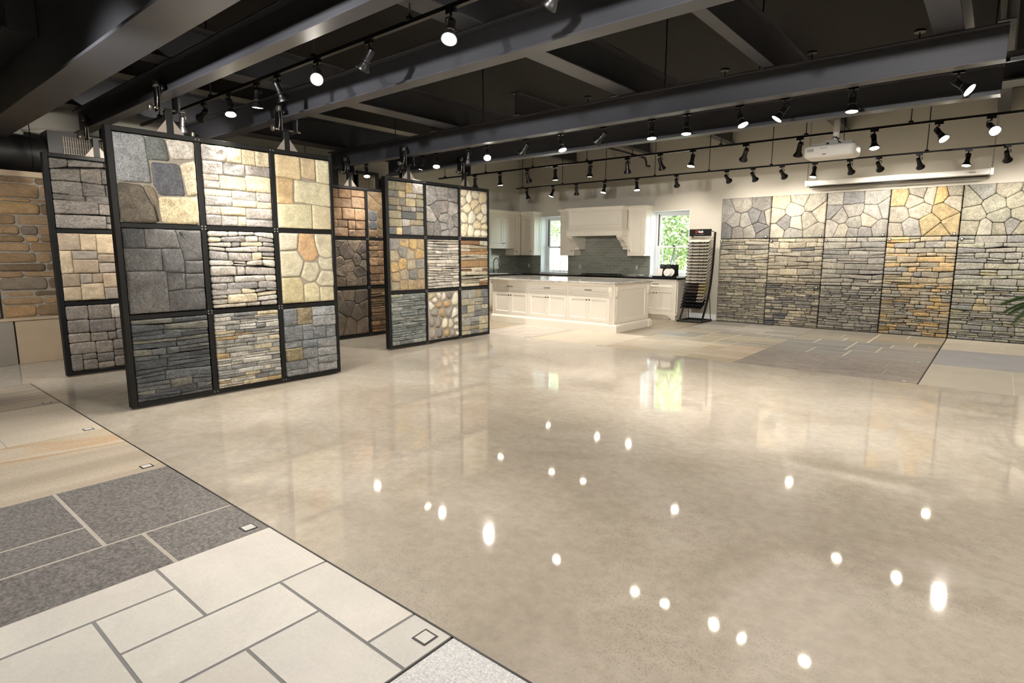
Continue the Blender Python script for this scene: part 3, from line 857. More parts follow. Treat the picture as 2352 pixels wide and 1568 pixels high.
_m = MB(); _m.cyl((-.008, 0, 0), (.002, 0, 0), .0048, n=6); RIVET = _m.mesh('rivet', M_bolt)
def hanging_panel(label, x, y0, specs, hang, seed, cells=range(9)):
    Z0, ZT = .018, 2.585
    y1 = y0 + 2.27
    th = .09
    e = thing('hanging_stone_panel', label, 'stone display panel', (x - th / 2, (y0 + y1) / 2, Z0), 'hanging stone display panels')
    cols = [(y0 + .055, y0 + .735), (y0 + .805, y0 + 1.495), (y0 + 1.565, y1 - .045)]
    rows = [(1.745, 2.53), (.905, 1.690), (.065, .845)]
    m = MB()
    fb = x - th
    m.box(fb, x, y0, y0 + .05, Z0, ZT); m.box(fb, x, y1 - .04, y1, Z0, ZT)
    m.box(fb, x, y0 + .05, y1 - .04, Z0, Z0 + .045); m.box(fb, x, y0 + .05, y1 - .04, ZT - .045, ZT)
    for c in (y0 + .745, y0 + 1.505): m.box(fb + .01, x - .004, c, c + .05, Z0 + .045, ZT - .045)
    for r in (.850, 1.695): m.box(fb + .01, x - .006, y0 + .05, y1 - .04, r, r + .045)
    m.box(fb + .03, fb + .045, y0 + .05, y1 - .04, Z0 + .04, ZT - .04)
    m.build('frame', M_frame, e, bevel=.003)
    for c in (y0 + .77, y0 + 1.53):
        pts = [(c + dy, r + dz) for r in (.8725, 1.7175) for dy in (-.016, .016) for dz in (-.013, .013)] + [(c + dy, r) for r in (Z0 + .0225, ZT - .0225) for dy in (-.016, .016)]
        for py, pz in pts:
            o = bpy.data.objects.new('rivet', RIVET); COL.objects.link(o); o.parent = e
            o.location = (x + .0 - WLOC[e].x, py - WLOC[e].y, pz - WLOC[e].z)
    for i in cells:
        r, c = divmod(i, 3)
        a, b = cols[c]; z0, z1 = rows[r]
        P = Plane((x - .035, a, z0), (0, 1, 0), (0, 0, 1), (1, 0, 0))
        field('stone_sample', P, b - a, z1 - z0, specs[i], e, seed * 100 + i)
    # hangers and trolleys
    xc = x - th / 2
    for yb, ybeam in hang:
        m = MB()
        m.box(xc - .028, xc + .028, yb - .032, yb + .032, ZT, BZ - .11)
        h = m.build('hanger_post', M_frame, e, bevel=.003)
        for sgn in (-1, 1):
            m = MB()
            ya = yb + sgn * .032; yc = yb + sgn * .125
            pts = [(ya, ZT), (yc, ZT), (ya, ZT + .12)]
            b0 = m.add([(xc + .02, p[0], p[1]) for p in pts] + [(xc + .028, p[0], p[1]) for p in pts])
            m.face([b0, b0 + 1, b0 + 2]); m.face([b0 + 3, b0 + 4, b0 + 5])
            for k in range(3):
                j = (k + 1) % 3; m.face([b0 + k, b0 + j, b0 + 3 + j, b0 + 3 + k])
            m.build('gusset', M_raw, h)
        f0, f1 = ybeam
        hw = (f1 - f0) / 2; yc = (f0 + f1) / 2
        m = MB()
        m.cyl((xc, f0 - .085, BZ - .115), (xc, f1 + .085, BZ - .115), .013, n=10)
        m.cyl((xc, f0 - .10, BZ - .115), (xc, f0 - .07, BZ - .115), .03, n=10)
        t_ = m.build('trolley', M_steelb, e)
        for sgn in (-1, 1):
            ye = yc + sgn * (hw + .012)
            m = MB(); m.box(xc - .075, xc + .075, ye - .006, ye + .006, BZ - .14, BZ + .14)
            m.build('side_plate', M_black, t_, bevel=.004)
        for sgn in (-1, 1):
            for dx in (-.045, .045):
                m = MB(); ye = yc + sgn * (hw - .012)
                m.cyl((xc + dx, ye - .014, BZ + .058), (xc + dx, ye + .014, BZ + .058), .042, n=14); m.build('wheel', M_black, t_)
            m = MB(); ye = yc + sgn * (hw + .03)
            m.tube([(xc + .04, ye, BZ + .06), (xc + .05, ye, BZ - .03), (xc + .035, ye, BZ - .10), (xc + .0, ye - .01, BZ - .125)], .006, 6)
            m.build('latch', M_steelb, t_)
            if sgn < 0:
                m = MB(); m.box(xc + .02, xc + .085, ye - .03, ye + .01, BZ + .06, BZ + .12); m.build('roller_guard', M_steelb, t_, bevel=.012, seg=2)
    return e

bB, bC, bD, bE = (2.25, 2.38), (3.445, 3.595), (5.90, 6.03), (7.12, 7.27)
hanging_panel('large black framed hanging panel of nine stone samples, frontmost and nearest the camera', -6.13, 1.775, P1S, [(2.315, bB), (3.50, bC)], 11)
hanging_panel('black framed hanging panel half hidden behind the frontmost one, nearest the tan stone wall', -8.34, 1.785, P0S, [(2.315, bB), (3.50, bC)], 12)
hanging_panel('black framed hanging panel with river pebbles and cream cobbles, next to the kitchen island', -7.01, 5.50, P2S, [(5.965, bD), (7.195, bE)], 13)
hanging_panel('black framed hanging panel of brown stones seen between the two front panels', -8.52, 5.50, P3S, [(5.965, bD), (7.195, bE)], 14)

# ------------------------------------------------------------------ stone panels on the back wall
WX = [-4.715, -3.695, -2.675, -1.635, -.585, .455, 1.49]
WR = [(1.790, 2.64), (.868, 1.783), (.008, .861)]
cn = ['first', 'second', 'third', 'fourth', 'fifth', 'sixth']
wall_specs = [
    [sp(kind='vor', pal='wgrey', mat=M_granite, n=13, label_='grey fieldstone mosaic'), sp(kind='vor', pal='wbeige', mat=M_granite, n=12, label_='beige-grey squared mosaic'),
     sp(kind='vor', pal='wgran', mat=M_granite, n=15, label_='pale granite mosaic'), sp(kind='vor', pal='wgold', mat=M_granite, n=15, label_='gold and grey granite mosaic'),
     sp(kind='vor', pal='wgreen', mat=M_granite, n=16, label_='grey and yellow-green granite mosaic'), sp(kind='vor', pal='wgreen', mat=M_granite, n=15, label_='grey-green granite mosaic')],
    [sp(kind='c', pal='lgrey', mat=M_granite, ah=.08, asp=3.4, label_='grey ledge stone'), sp(kind='c', pal='lbeige', mat=M_granite, ah=.085, asp=3.0, label_='beige and dark grey ledge stone'),
     sp(kind='c', pal='lgran', mat=M_granite, ah=.085, asp=3.8, label_='even grey granite ledge stone'), sp(kind='c', pal='lgold', mat=M_granite, ah=.085, asp=3.0, label_='gold, tan and grey ledge stone'),
     sp(kind='c', pal='lgreen', mat=M_granite, ah=.09, asp=3.4, label_='grey-green ledge stone'), sp(kind='c', pal='lgreen', mat=M_granite, ah=.09, asp=3.4, label_='green ledge stone')],
    [sp(kind='c', pal='lgrey', mat=M_granite, ah=.045, asp=4.0, label_='thin grey drystack'), sp(kind='c', pal='lbeige', mat=M_granite, ah=.05, asp=3.6, label_='thin beige and dark drystack'),
     sp(kind='c', pal='lgran', mat=M_granite, ah=.05, asp=3.8, label_='thin even grey drystack'), sp(kind='c', pal='lgold', mat=M_granite, ah=.052, asp=3.6, label_='thin rust, tan and grey drystack'),
     sp(kind='c', pal='lgreen', mat=M_granite, ah=.052, asp=3.8, label_='thin grey-green drystack'), sp(kind='c', pal='lgreen', mat=M_granite, ah=.052, asp=3.8, label_='thin green drystack')]]
tagpos = {(0, c): 'br' for c in range(6)}
tagpos.update({(1, c): 'tl' for c in range(6)})
tagpos.update({(2, c): 'tr' for c in range(4)})
for r in range(3):
    for c in range(6):
        if c == 5: continue
        s_ = dict(wall_specs[r][c]); lab = s_.pop('label_')
        x0, x1 = WX[c] + .006, WX[c + 1] - .006
        z0, z1 = WR[r]
        s_.update(t=.06 if r == 0 else .07, gap=.0026, cut=.010, rough=.008, edge=.012, jag=.002)
        if r == 0: s_.update(relax=2)
        e = thing('wall_stone_panel', '%s wall panel in the %s column from the left, %s row' % (lab, cn[c], ['top', 'middle', 'bottom'][r]), 'stone wall panel',
                  ((x0 + x1) / 2, 12.84, z0), 'stone panels on the back wall')
        m = MB(); m.box(x0 - .004, x1 + .004, 12.775, 12.848, z0 - .003, z1 + .003); m.build('backing_board', M_dark, e)
        P = Plane((x0, 12.775, z0), (1, 0, 0), (0, 0, 1), (0, -1, 0))
        stone_field('stonework', P, x1 - x0, z1 - z0, parent=e, seed=500 + r * 10 + c, **s_)
        tp = tagpos.get((r, c))
        if tp:
            px = x0 + .045 if tp[1] == 'l' else x1 - .055
            pz = z0 + .035 if tp[0] == 'b' else z1 - .045
            m = MB(); m.box(px - .022, px + .022, 12.680, 12.700, pz - .022, pz + .022); q = m.build('label_plate', M_black, e)
            m = MB(); m.box(px - .013, px + .013, 12.678, 12.682, pz - .013, pz + .013); m.build('blank_face', M_plate, q)

# ------------------------------------------------------------------ left stone feature wall
e = struct_empty('wall_stone', (-9.9, 3, 0))
m = MB(); m.box(XL + .001, -9.94, YN + .001, 8.2, 0, 2.52); m.build('core', M_mortb, e)
m = MB(); m.box(-9.94, -9.86, 1.62, 8.2, 0, .575); m.build('limestone_base', M_lime, e, bevel=.004)
m = MB(); m.box(-9.94, -9.84, YN + .01, 8.2, .575, .615); m.build('ledge_cap', M_lime, e, bevel=.006)
m = MB(); m.box(-9.94, -9.855, YN + .01, 8.2, 2.44, 2.515); m.build('top_cap', M_lime, e, bevel=.006)
m = MB(); m.box(-9.94, -9.85, .2, 1.6, 0, .575)
m.build('hearth_surround', M_limeg, e, bevel=.006)
m = MB(); m.box(-9.85, -9.835, 1.33, 1.6, 0, .545); m.build('pilaster', M_limeg, e, bevel=.004)
m = MB(); m.box(-9.85, -9.845, .2, 1.33, .03, .45); m.build('inset_panel', M_steelb, e)
stone_field('rubble_stone', Plane((-9.945, 1.52, .615), (0, 1, 0), (0, 0, 1), (1, 0, 0)), 6.68, 1.825, 'c', 'hearth', e, 77, M_sand, t=.075, back=M_mort, ah=.125, asp=2.6,
            gap=.006, cut=.025, rough=.010, edge=.02, jag=.004, wob=.12, bed=.72, dbl=.0)
stone_field('quoin_stone', Plane((-9.945, .6, .615), (0, 1, 0), (0, 0, 1), (1, 0, 0)), .9, 1.825, 'c', 'tansq', e, 78, M_sand, t=.10, back=M_mortb, ah=.2, asp=1.6,
            gap=.007, cut=.02, rough=.010, edge=.02, jag=.004, wob=.1, bed=.6, dbl=.0)

# ------------------------------------------------------------------ inlaid paving samples
def paving(label, x0, x1, y0, y1, slabs, mat, grout, cols=None, joint=.008, plate='ne', seed=1):
    e = thing('paving_sample', label, 'paving sample', ((x0 + x1) / 2, (y0 + y1) / 2, 0), 'inlaid paving samples')
    rng = random.Random(seed)
    m = MB(); m.box(x0, x1, y0, y1, -.11, -.0012); m.build('grout', grout, e)
    m = MB()
    for i, (a, b, c, d) in enumerate(slabs):
        if cols: m.col = pick(cols, rng, .03) if not isinstance(cols[0], str) else tuple(lin(cols[i % len(cols)]))
        j = joint / 2
        m.box(a + (j if a > x0 + .01 else .004), b - (j if b < x1 - .01 else .004), c + (j if c > y0 + .01 else .0), d - (j if d < y1 - .01 else .0), -.05, 0)
    m.build('slabs', mat, e)
    if plate:
        px, py = plate
        m = MB(); m.box(px - .036, px + .036, py - .036, py + .036, .0, .0025); q = m.build('label_plate', M_black, e)
        m = MB(); m.box(px - .028, px + .028, py - .028, py + .028, .0022, .0032); m.build('blank_face', M_plate, q)
    return e
YB0 = -.9
paving('grey striped sandstone slab set in the floor, farthest of the left row', -8.3, -7.0, YB0, 1.424, [(-8.3, -7.0, YB0, 1.424)], M_striped, M_dark, plate=(-7.10, 1.33))
paving('plain cream sandstone slab set in the floor of the left row', -7.0, -5.66, YB0, 1.424, [(-7.0, -5.66, .79, 1.424), (-7, -5.66, YB0, .79)], M_cream, M_groutl, plate=(-5.75, 1.33))
paving('orange and cream banded sandstone slab set in the floor of the left row', -5.66, -4.32, YB0, 1.424, [(-5.66, -4.32, .56, 1.424), (-5.66, -4.32, YB0, .56)], M_rain, M_groutl, plate=(-4.42, 1.33))
paving('dark grey speckled granite paving with pale joints, left row', -4.32, -2.9, YB0, 1.424,
       [(-4.32, -3.345, .79, 1.424), (-4.32, -3.66, YB0, .79), (-3.66, -3.345, YB0, .79), (-3.345, -2.9, .96, 1.424), (-3.345, -2.9, YB0, .96)], M_flame, M_groutl, [('77726e', 1)], .020, (-2.98, 1.35))
paving('off-white limestone paving with grey joints in the foreground', -2.9, -1.49, YB0, 1.424,
       [(-2.9, -2.355, .87, 1.424), (-2.9, -2.66, YB0, .87), (-2.66, -2.355, .56, .87), (-2.66, -2.09, -.05, .56), (-2.66, -2.09, YB0, -.05),
        (-2.355, -1.71, 1.19, 1.424), (-1.71, -1.49, 1.19, 1.424), (-2.355, -2.03, .56, 1.19), (-2.03, -1.49, .88, 1.19), (-2.03, -1.49, .60, .88), (-2.09, -1.49, YB0, .56)],
       M_flat, M_groutg, [('dcd6cc', 3), ('e0dad0', 2), ('d6d1c8', 1)], .014, (-1.565, 1.355))
paving('speckled white granite slab at the bottom edge of the view', -1.482, .55, YB0, 1.424, [(-1.482, .55, YB0, 1.424)], M_salt, M_dark, [('d4d5d6', 1)], plate=None)
# right hand field
def rnd_slabs(x0, x1, y0, y1, ah, asp, seed):
    rng = random.Random(seed)
    return [(x0 + c[0][0], x0 + c[1][0], y0 + c[0][1], y0 + c[2][1]) for c in ashlar(x1 - x0, y1 - y0, ah, asp, rng)]
paving('white and grey streaked sample in front of the island left end', -7.52, -6.23, 7.95, 9.5, [(-7.52, -6.23, 7.95, 9.5)], M_drift, M_dark, plate=(-6.33, 8.01))
paving('plain cream stone sample in front of the island corner', -6.225, -4.735, 7.95, 9.5, [(-6.225, -4.735, 7.95, 8.7), (-6.225, -4.735, 8.7, 9.5)], M_flat, M_groutt, [('d3c5ab', 1)], .004, (-4.84, 8.01))
paving('beige travertine tile sample right of the cream sample', -4.73, -2.675, 7.95, 9.5, rnd_slabs(-4.73, -2.675, 7.95, 9.5, .34, 1.8, 5), M_flat, M_groutt, [('c6b192', 2), ('cdbb9e', 2), ('bba683', 1)], .008, None)
paving('olive and grey flagstone sample behind the travertine', -4.73, -2.675, 9.505, 11.1, rnd_slabs(-4.73, -2.675, 9.505, 11.1, .33, 1.9, 6), M_flat, M_groutt, [('a79c7f', 2), ('938e80', 2), ('ada38a', 1.5)], .025, (-2.78, 9.62))
paving('pale grey flagstone sample by the first stone panels', -4.73, -2.675, 11.105, 12.72, rnd_slabs(-4.73, -2.675, 11.105, 12.72, .36, 1.8, 7), M_flat, M_groutt, [('a39d92', 2), ('b4aea2', 2), ('93908a', 1)], .03, (-2.78, 11.22))
paving('mottled purple-grey slab sample with faint joints', -2.665, -.59, 7.95, 9.5, rnd_slabs(-2.665, -.59, 7.95, 9.5, .42, 1.7, 12), M_purple, M_groutl, [('958a80', 2), ('8f857c', 2)], .010, (-.72, 8.03))
paving('blue-grey flagstone sample with pale joints', -2.665, -.59, 9.505, 11.2, rnd_slabs(-2.665, -.59, 9.505, 11.2, .45, 1.6, 9), M_flat, M_groutt, [('94908a', 2), ('8c8b86', 2), ('a29a8c', 1)], .028, (-.72, 9.6))
paving('tan, olive and rust flagstone sample at the foot of the stone panels', -2.665, -.59, 11.205, 12.72, rnd_slabs(-2.665, -.59, 11.205, 12.72, .42, 1.7, 10), M_flat, M_groutt, [('a39a84', 2), ('b19c75', 1.6), ('9c9687', 2), ('8f8875', 1)], .03, (-.72, 11.3))
paving('plain beige stone sample nearest at the right edge', -.575, 1.5, 7.95, 9.6, [(-.575, .26, 7.95, 9.6), (.26, 1.5, 7.95, 8.6), (.26, 1.5, 8.6, 9.6)], M_flat, M_groutt, [('b4ab97', 1)], .008, None)
paving('smooth blue-grey slab sample at the right edge', -.575, 1.5, 9.605, 11.2, [(-.575, .45, 9.605, 11.2), (.45, 1.5, 9.605, 11.2)], M_flat, M_groutl, [('98989c', 1)], .008, None)
paving('pale cream slab sample below the yellow-green stone panels', -.575, 1.5, 11.205, 12.72, [(-.575, .2, 11.205, 12.72), (.2, 1.5, 11.205, 12.72)], M_flat, M_groutt, [('c2b8a4', 1)], .008, None)

# ------------------------------------------------------------------ cabinet helpers
def face_panel(m, P, w, h, rail=.055, t=.02, rec=.010, slope=.012):
    def r(i, n): return [P.p(i, i, n), P.p(w - i, i, n), P.p(w - i, h - i, n), P.p(i, h - i, n)]
    rings = [m.add(r(0, 0)), m.add(r(0, t)), m.add(r(rail, t)), m.add(r(rail + slope * .4, t - .003)), m.add(r(rail + slope, t - rec))]
    for a, b in zip(rings, rings[1:]):
        for i in range(4):
            j = (i + 1) % 4
            m.face([a + i, a + j, b + j, b + i])
    m.face([rings[-1] + i for i in range(4)]); m.face([rings[0] + i for i in (3, 2, 1, 0)])

def PF(x, z, y): return Plane((x, y, z), (1, 0, 0), (0, 0, 1), (0, -1, 0))      # facing -y
def PE(y, z, x): return Plane((x, y, z), (0, 1, 0), (0, 0, 1), (1, 0, 0))       # facing +x

def knob(P, a, b, parent, mat=M_brz, r=.014):
    m = MB(); m.cyl(P.p(a, b, .018), P.p(a, b, .034), .006, n=8); m.cyl(P.p(a, b, .034), P.p(a, b, .046), r, r * .8, n=14)
    return m.build('knob', mat, parent)

def pull(P, a, b, parent, L=.13):
    m = MB()
    for s in (-1, 1): m.cyl(P.p(a + s * L / 2, b, .016), P.p(a + s * L / 2, b, .045), .005, n=8)
    m.tube([P.p(a - L / 2 - .01, b, .045), P.p(a + L / 2 + .01, b, .045)], .006, 8)
    return m.build('handle', M_brz, parent)

def door(P, w, h, parent, kb=None, name='door', hd=None, rail=.055):
    m = MB(); face_panel(m, P, w, h, rail)
    d = m.build(name, M_white, parent)
    if kb: knob(P, kb[0], kb[1], d)
    if hd: pull(P, hd[0], hd[1], d)
    return d

# ------------------------------------------------------------------ island
e = thing('kitchen_island', 'long white panelled kitchen island with three drawers and six doors', 'kitchen island', (-6.95, 10.2, 0))
m = MB(); m.box(-8.45, -5.44, 9.505, 10.86, .0, .90); m.build('body', M_white, e)
m = MB()
fy = 9.505
for a, b in ((-8.47, -8.43), (-7.495, -7.455), (-6.505, -6.46), (-5.545, -5.42)): m.box(a, b, fy - .02, fy, .16, .88)
for a, b in ((-8.43, -7.495), (-7.455, -6.505), (-6.46, -5.545)):
    for z0, z1 in ((.16, .185), (.665, .70), (.86, .88)): m.box(a, b, fy - .02, fy, z0, z1)
m.build('face_frame', M_white, e, bevel=.002)
m = MB()
def skirt(m, x0, x1, y0, y1):
    m.frustum((x0, x1, y0, y1), 0, (x0, x1, y0, y1), .125)
    m.frustum((x0, x1, y0, y1), .125, (x0 + .022, x1 - .022, y0 + .022, y1 - .022), .162)
skirt(m, -8.50, -5.37, 9.46, 10.90)
m.build('base_moulding', M_white, e, bevel=.003)
m = MB(); m.box(-5.56, -5.355, 9.452, 9.62, 0, .13); m.box(-5.56, -5.355, 10.76, 10.908, 0, .13); m.box(-8.51, -8.36, 9.452, 9.6, 0, .13); m.build('plinth_block', M_white, e, bevel=.004)
m = MB()
m.frustum((-8.47, -5.43, 9.48, 10.88), .865, (-8.50, -5.40, 9.445, 10.91), .90)
m.build('cornice', M_white, e)
for a, b in ((-8.43, -7.495), (-7.455, -6.505), (-6.46, -5.545)):
    mid = (a + b) / 2
    door(PF(a + .003, .188, fy), mid - a - .004, .474, e, kb=(mid - a - .03, .405))
    door(PF(mid + .001, .188, fy), b - mid - .004, .474, e, kb=(.03, .405))
    door(PF(a + .003, .703, fy), b - a - .006, .154, e, name='drawer', hd=((b - a) / 2, .08), rail=.04)
door(PE(9.62, .17, -5.44), 1.14, .70, e, name='end_panel', rail=.075)
def pilaster(cx, cyy, nx, ny):
    m = MB()
    # narrow fluted post with a small capital
    if nx:
        P = PE(cyy, .165, -5.44)
    else:
        P = PF(cx, .165, 9.485)
    w_ = .10
    def bx(a, b, c, d, n0, n1):
        p = m.add([P.p(x, y, z) for z in (n0, n1) for y in (c, d) for x in (a, b)])
        for q in ((0, 2, 3, 1), (4, 5, 7, 6), (0, 1, 5, 4), (2, 6, 7, 3), (0, 4, 6, 2), (1, 3, 7, 5)): m.face([p + i for i in q])
    bx(0, w_, 0, .72, 0, .012)
    for k in range(3): bx(.014 + k * .027, .032 + k * .027, .03, .47, .012, .024)
    bx(.01, w_ - .01, .50, .52, .012, .035); bx(.018, w_ - .018, .52, .60, .012, .045); bx(.01, w_ - .01, .60, .70, .012, .055)
    return m.build('pilaster', M_white, e, bevel=.003)
pilaster(-5.545, 0, 0, 1); pilaster(0, 9.505, 1, 0); pilaster(0, 10.76, 1, 0)
m = MB()
m.box(-8.53, -5.385, 9.415, 10.97, .902, .942)
tag(m.build('island_worktop', M_marble, bevel=.010, seg=3), 'polished grey-white marble worktop on the island', 'worktop')

# ------------------------------------------------------------------ base cabinets
def base_unit(label, x0, x1, foot_r=False, side=False):
    e = thing('base_cabinet', label, 'cabinet', ((x0 + x1) / 2, 12.5, 0), 'base cabinets under the black worktop')
    m = MB(); m.box(x0, x1, 12.27, 12.83, .10, .90); m.build('body', M_white, e)
    m = MB(); m.box(x0 + .02, x1 - .02, 12.34, 12.36, 0, .10); m.build('toe_kick', M_white, e)
    m = MB()
    for a, b in ((x0, x0 + .04), (x1 - .05, x1)): m.box(a, b, 12.25, 12.27, .10, .90)
    for z0, z1 in ((.15, .185), (.665, .70), (.865, .90)): m.box(x0 + .04, x1 - .05, 12.25, 12.27, z0, z1)
    m.box(x0, x1, 12.245, 12.27, .10, .15)
    m.build('face_frame', M_white, e, bevel=.002)
    a, b = x0 + .042, x1 - .052; mid = (a + b) / 2
    door(PF(a, .188, 12.27), mid - a - .001, .474, e, kb=(mid - a - .03, .405))
    door(PF(mid + .001, .188, 12.27), b - mid - .001, .474, e, kb=(.03, .405))
    door(PF(a, .703, 12.27), b - a, .158, e, name='drawer', hd=((b - a) / 2, .085), rail=.04)
    if foot_r:
        m = MB()
        pr = [(x1, .10), (x1, 0), (x1 - .09, 0), (x1 - .10, .03), (x1 - .14, .06), (x1 - .22, .10)]
        b0 = m.add([(x, 12.245, z) for x, z in pr] + [(x, 12.27, z) for x, z in pr])
        n = len(pr); m.face([b0 + i for i in range(n)]); m.face([b0 + n + i for i in reversed(range(n))])
        for i in range(n): j = (i + 1) % n; m.face([b0 + i, b0 + j, b0 + n + j, b0 + n + i])
        m.box(x1 - .02, x1, 12.27, 12.83, 0, .10)
        m.build('bracket_foot', M_white, e)
        door(PE(12.30, .16, x1), .53, .70, e, name='end_panel', rail=.07)
        m = MB(); m.box(x1, x1 + .028, 12.25, 12.83, .10, .15); m.build('base_moulding', M_white, e, bevel=.004)
    return e
base_unit('white base cabinet at the right end below the right window', -6.45, -5.46, True)
base_unit('white base cabinet under the cooktop right half', -7.44, -6.452)
base_unit('white base cabinet under the cooktop left half', -8.43, -7.442)
base_unit('white base cabinet below the left window', -9.42, -8.432)
e = thing('base_cabinet', 'white base cabinet run along the sink wall behind the island', 'cabinet', (-10.1, 11.4, 0), 'base cabinets under the black worktop')
m = MB(); m.box(XL + .013, -9.88, 10.42, 12.82, .10, .90); m.box(XL + .013, -9.94, 10.45, 12.82, 0, .10); m.box(-9.879, -9.43, 12.30, 12.82, .10, .90); m.build('body', M_white, e)
for k in range(3): door(PE(10.45 + k * .6, .15, -9.88), .58, .70, e, kb=(.54, .6))
m = MB()
m.box(XL + .013, -9.83, 10.40, 12.22, .901, .941); m.box(XL + .013, -5.42, 12.22, YB - .013, .901, .941)
tag(m.build('black_worktop', M_counter, bevel=.006, seg=2), 'polished black granite worktop running round the kitchen walls', 'worktop')

# ------------------------------------------------------------------ wall cabinets and hood
def crown(m, x0, x1, y0, z0, z1, o, left=True, right=True):
    l = o if left else 0; r = o if right else 0
    zm = z0 + (z1 - z0) * .3
    m.box(x0 - l * .15, x1 + r * .15, y0 - o * .15, YB - .001, z0, zm)
    m.frustum((x0 - l * .2, x1 + r * .2, y0 - o * .2, YB - .001), zm, (x0 - l * .85, x1 + r * .85, y0 - o * .85, YB - .001), z1 - .018)
    m.box(x0 - l, x1 + r, y0 - o, YB - .001, z1 - .018, z1)

def upper(label, x0, x1, knob_left, cl=True, cr=True, side=None):
    e = thing('wall_cabinet', label, 'cabinet', ((x0 + x1) / 2, 12.7, 1.42), 'white wall cabinets')
    m = MB(); m.box(x0, x1, 12.52, YB - .013, 1.42, 2.50); m.build('body', M_white, e, bevel=.002)
    w_ = x1 - x0
    m = MB()
    m.box(x0, x0 + .03, 12.50, 12.52, 1.42, 2.5); m.box(x1 - .03, x1, 12.50, 12.52, 1.42, 2.5); m.box(x0 + .03, x1 - .03, 12.50, 12.52, 1.42, 1.455); m.box(x0 + .03, x1 - .03, 12.50, 12.52, 2.45, 2.5)
    m.build('face_frame', M_white, e, bevel=.002)
    P = PF(x0 + .032, 1.458, 12.52)
    door(P, w_ - .064, .99, e, kb=(.028 if knob_left else w_ - .064 - .028, .08))
    m = MB(); crown(m, x0, x1, 12.5, 2.50, 2.58, .055, cl, cr); m.build('crown_moulding', M_white, e)
    if side:
        door(PE(12.53, 1.45, x1), .29, 1.03, e, name='end_panel', rail=.05)
    return e
upper('white wall cabinet right of the hood, beside the right window', -6.845, -6.41, True, False, True, True)
upper('white wall cabinet left of the hood, beside the left window', -8.805, -8.375, False, True, False)
upper('white wall cabinet in the corner, left of the left window', -10.12, -9.70, False, False, True, True)
e = thing('wall_cabinet', 'white double-door wall cabinet above the sink on the left kitchen wall', 'cabinet', (-10.3, 11.7, 1.42), 'white wall cabinets')
m = MB(); m.box(XL + .001, -10.14, 10.75, 12.25, 1.60, 2.50); m.box(XL + .013, -10.14, 12.25, 12.50, 1.42, 2.50); m.box(-10.14, -10.125, 10.75, 12.25, 1.60, 1.66)
m.build('body', M_white, e, bevel=.002)
door(PE(11.76, 1.665, -10.14), .46, .80, e, kb=(.03, .07)); door(PE(11.28, 1.665, -10.14), .475, .80, e, kb=(.445, .07)); door(PE(10.8, 1.665, -10.14), .475, .80, e, kb=(.03, .07))
door(PE(12.27, 1.45, -10.14), .22, 1.02, e, kb=(.03, .08), rail=.045)
m = MB()
for (o0, z0, z1) in ((.01, 2.50, 2.525), (.03, 2.525, 2.545), (.055, 2.545, 2.58)): m.box(XL + .001, -10.12 + o0, 10.75, 12.445, z0, z1)
m.build('crown_moulding', M_white, e)

e = thing('range_hood', 'white panelled range hood with stepped mantel shelf and corbels', 'range hood', (-7.6, 12.5, 1.57))
m = MB(); m.box(-8.355, -6.865, 12.24, YB - .001, 2.05, 2.48); m.build('body', M_white, e, bevel=.003)
door(PF(-8.355, 2.07, 12.24), 1.49, .40, e, name='front_panel', rail=.085)
m = MB(); crown(m, -8.355, -6.865, 12.22, 2.475, 2.575, .065); m.build('crown_moulding', M_white, e)
m = MB()
m.box(-8.40, -6.82, 12.17, 12.80, 1.895, 2.00)
m.frustum((-8.40, -6.82, 12.17, 12.84), 2.00, (-8.43, -6.79, 12.14, 12.84), 2.04); m.box(-8.44, -6.78, 12.13, 12.84, 2.04, 2.062)
m.build('mantel_shelf', M_white, e, bevel=.003)
m = MB(); m.box(-8.2, -7.0, 12.25, 12.7, 1.885, 1.896); m.build('filter_plate', M_steelb, e)
for x0 in (-8.375, -6.985):
    m = MB(); pr = [(12.83, 1.895), (12.20, 1.895), (12.20, 1.85), (12.24, 1.83), (12.26, 1.80), (12.33, 1.77), (12.40, 1.72), (12.45, 1.65), (12.52, 1.62), (12.52, 1.57), (12.83, 1.57)]
    b0 = m.add([(x0, y, z) for y, z in pr] + [(x0 + .14, y, z) for y, z in pr]); n = len(pr)
    m.face([b0 + i for i in range(n)]); m.face([b0 + n + i for i in reversed(range(n))])
    for i in range(n): j = (i + 1) % n; m.face([b0 + i, b0 + j, b0 + n + j, b0 + n + i])
    m.build('corbel', M_white, e, bevel=.003)

# outlets
for x, nm in ((-8.39, 'pale wall outlet on the tiles left of the cooktop'), (-6.76, 'pale wall outlet on the tiles right of the cooktop'), (-10.09, 'pale wall outlet on the tiles in the kitchen corner')):
    e = thing('wall_outlet', nm, 'outlet', (x, YB - .02, 1.14), 'wall outlets')
    m = MB(); m.box(x - .037, x + .037, YB - .018, YB - .011, 1.08, 1.20); m.build('cover_plate', M_plastg, e, bevel=.002)
    m = MB(); m.box(x - .017, x + .017, YB - .021, YB - .017, 1.105, 1.175); m.build('socket_face', M_plast, e)

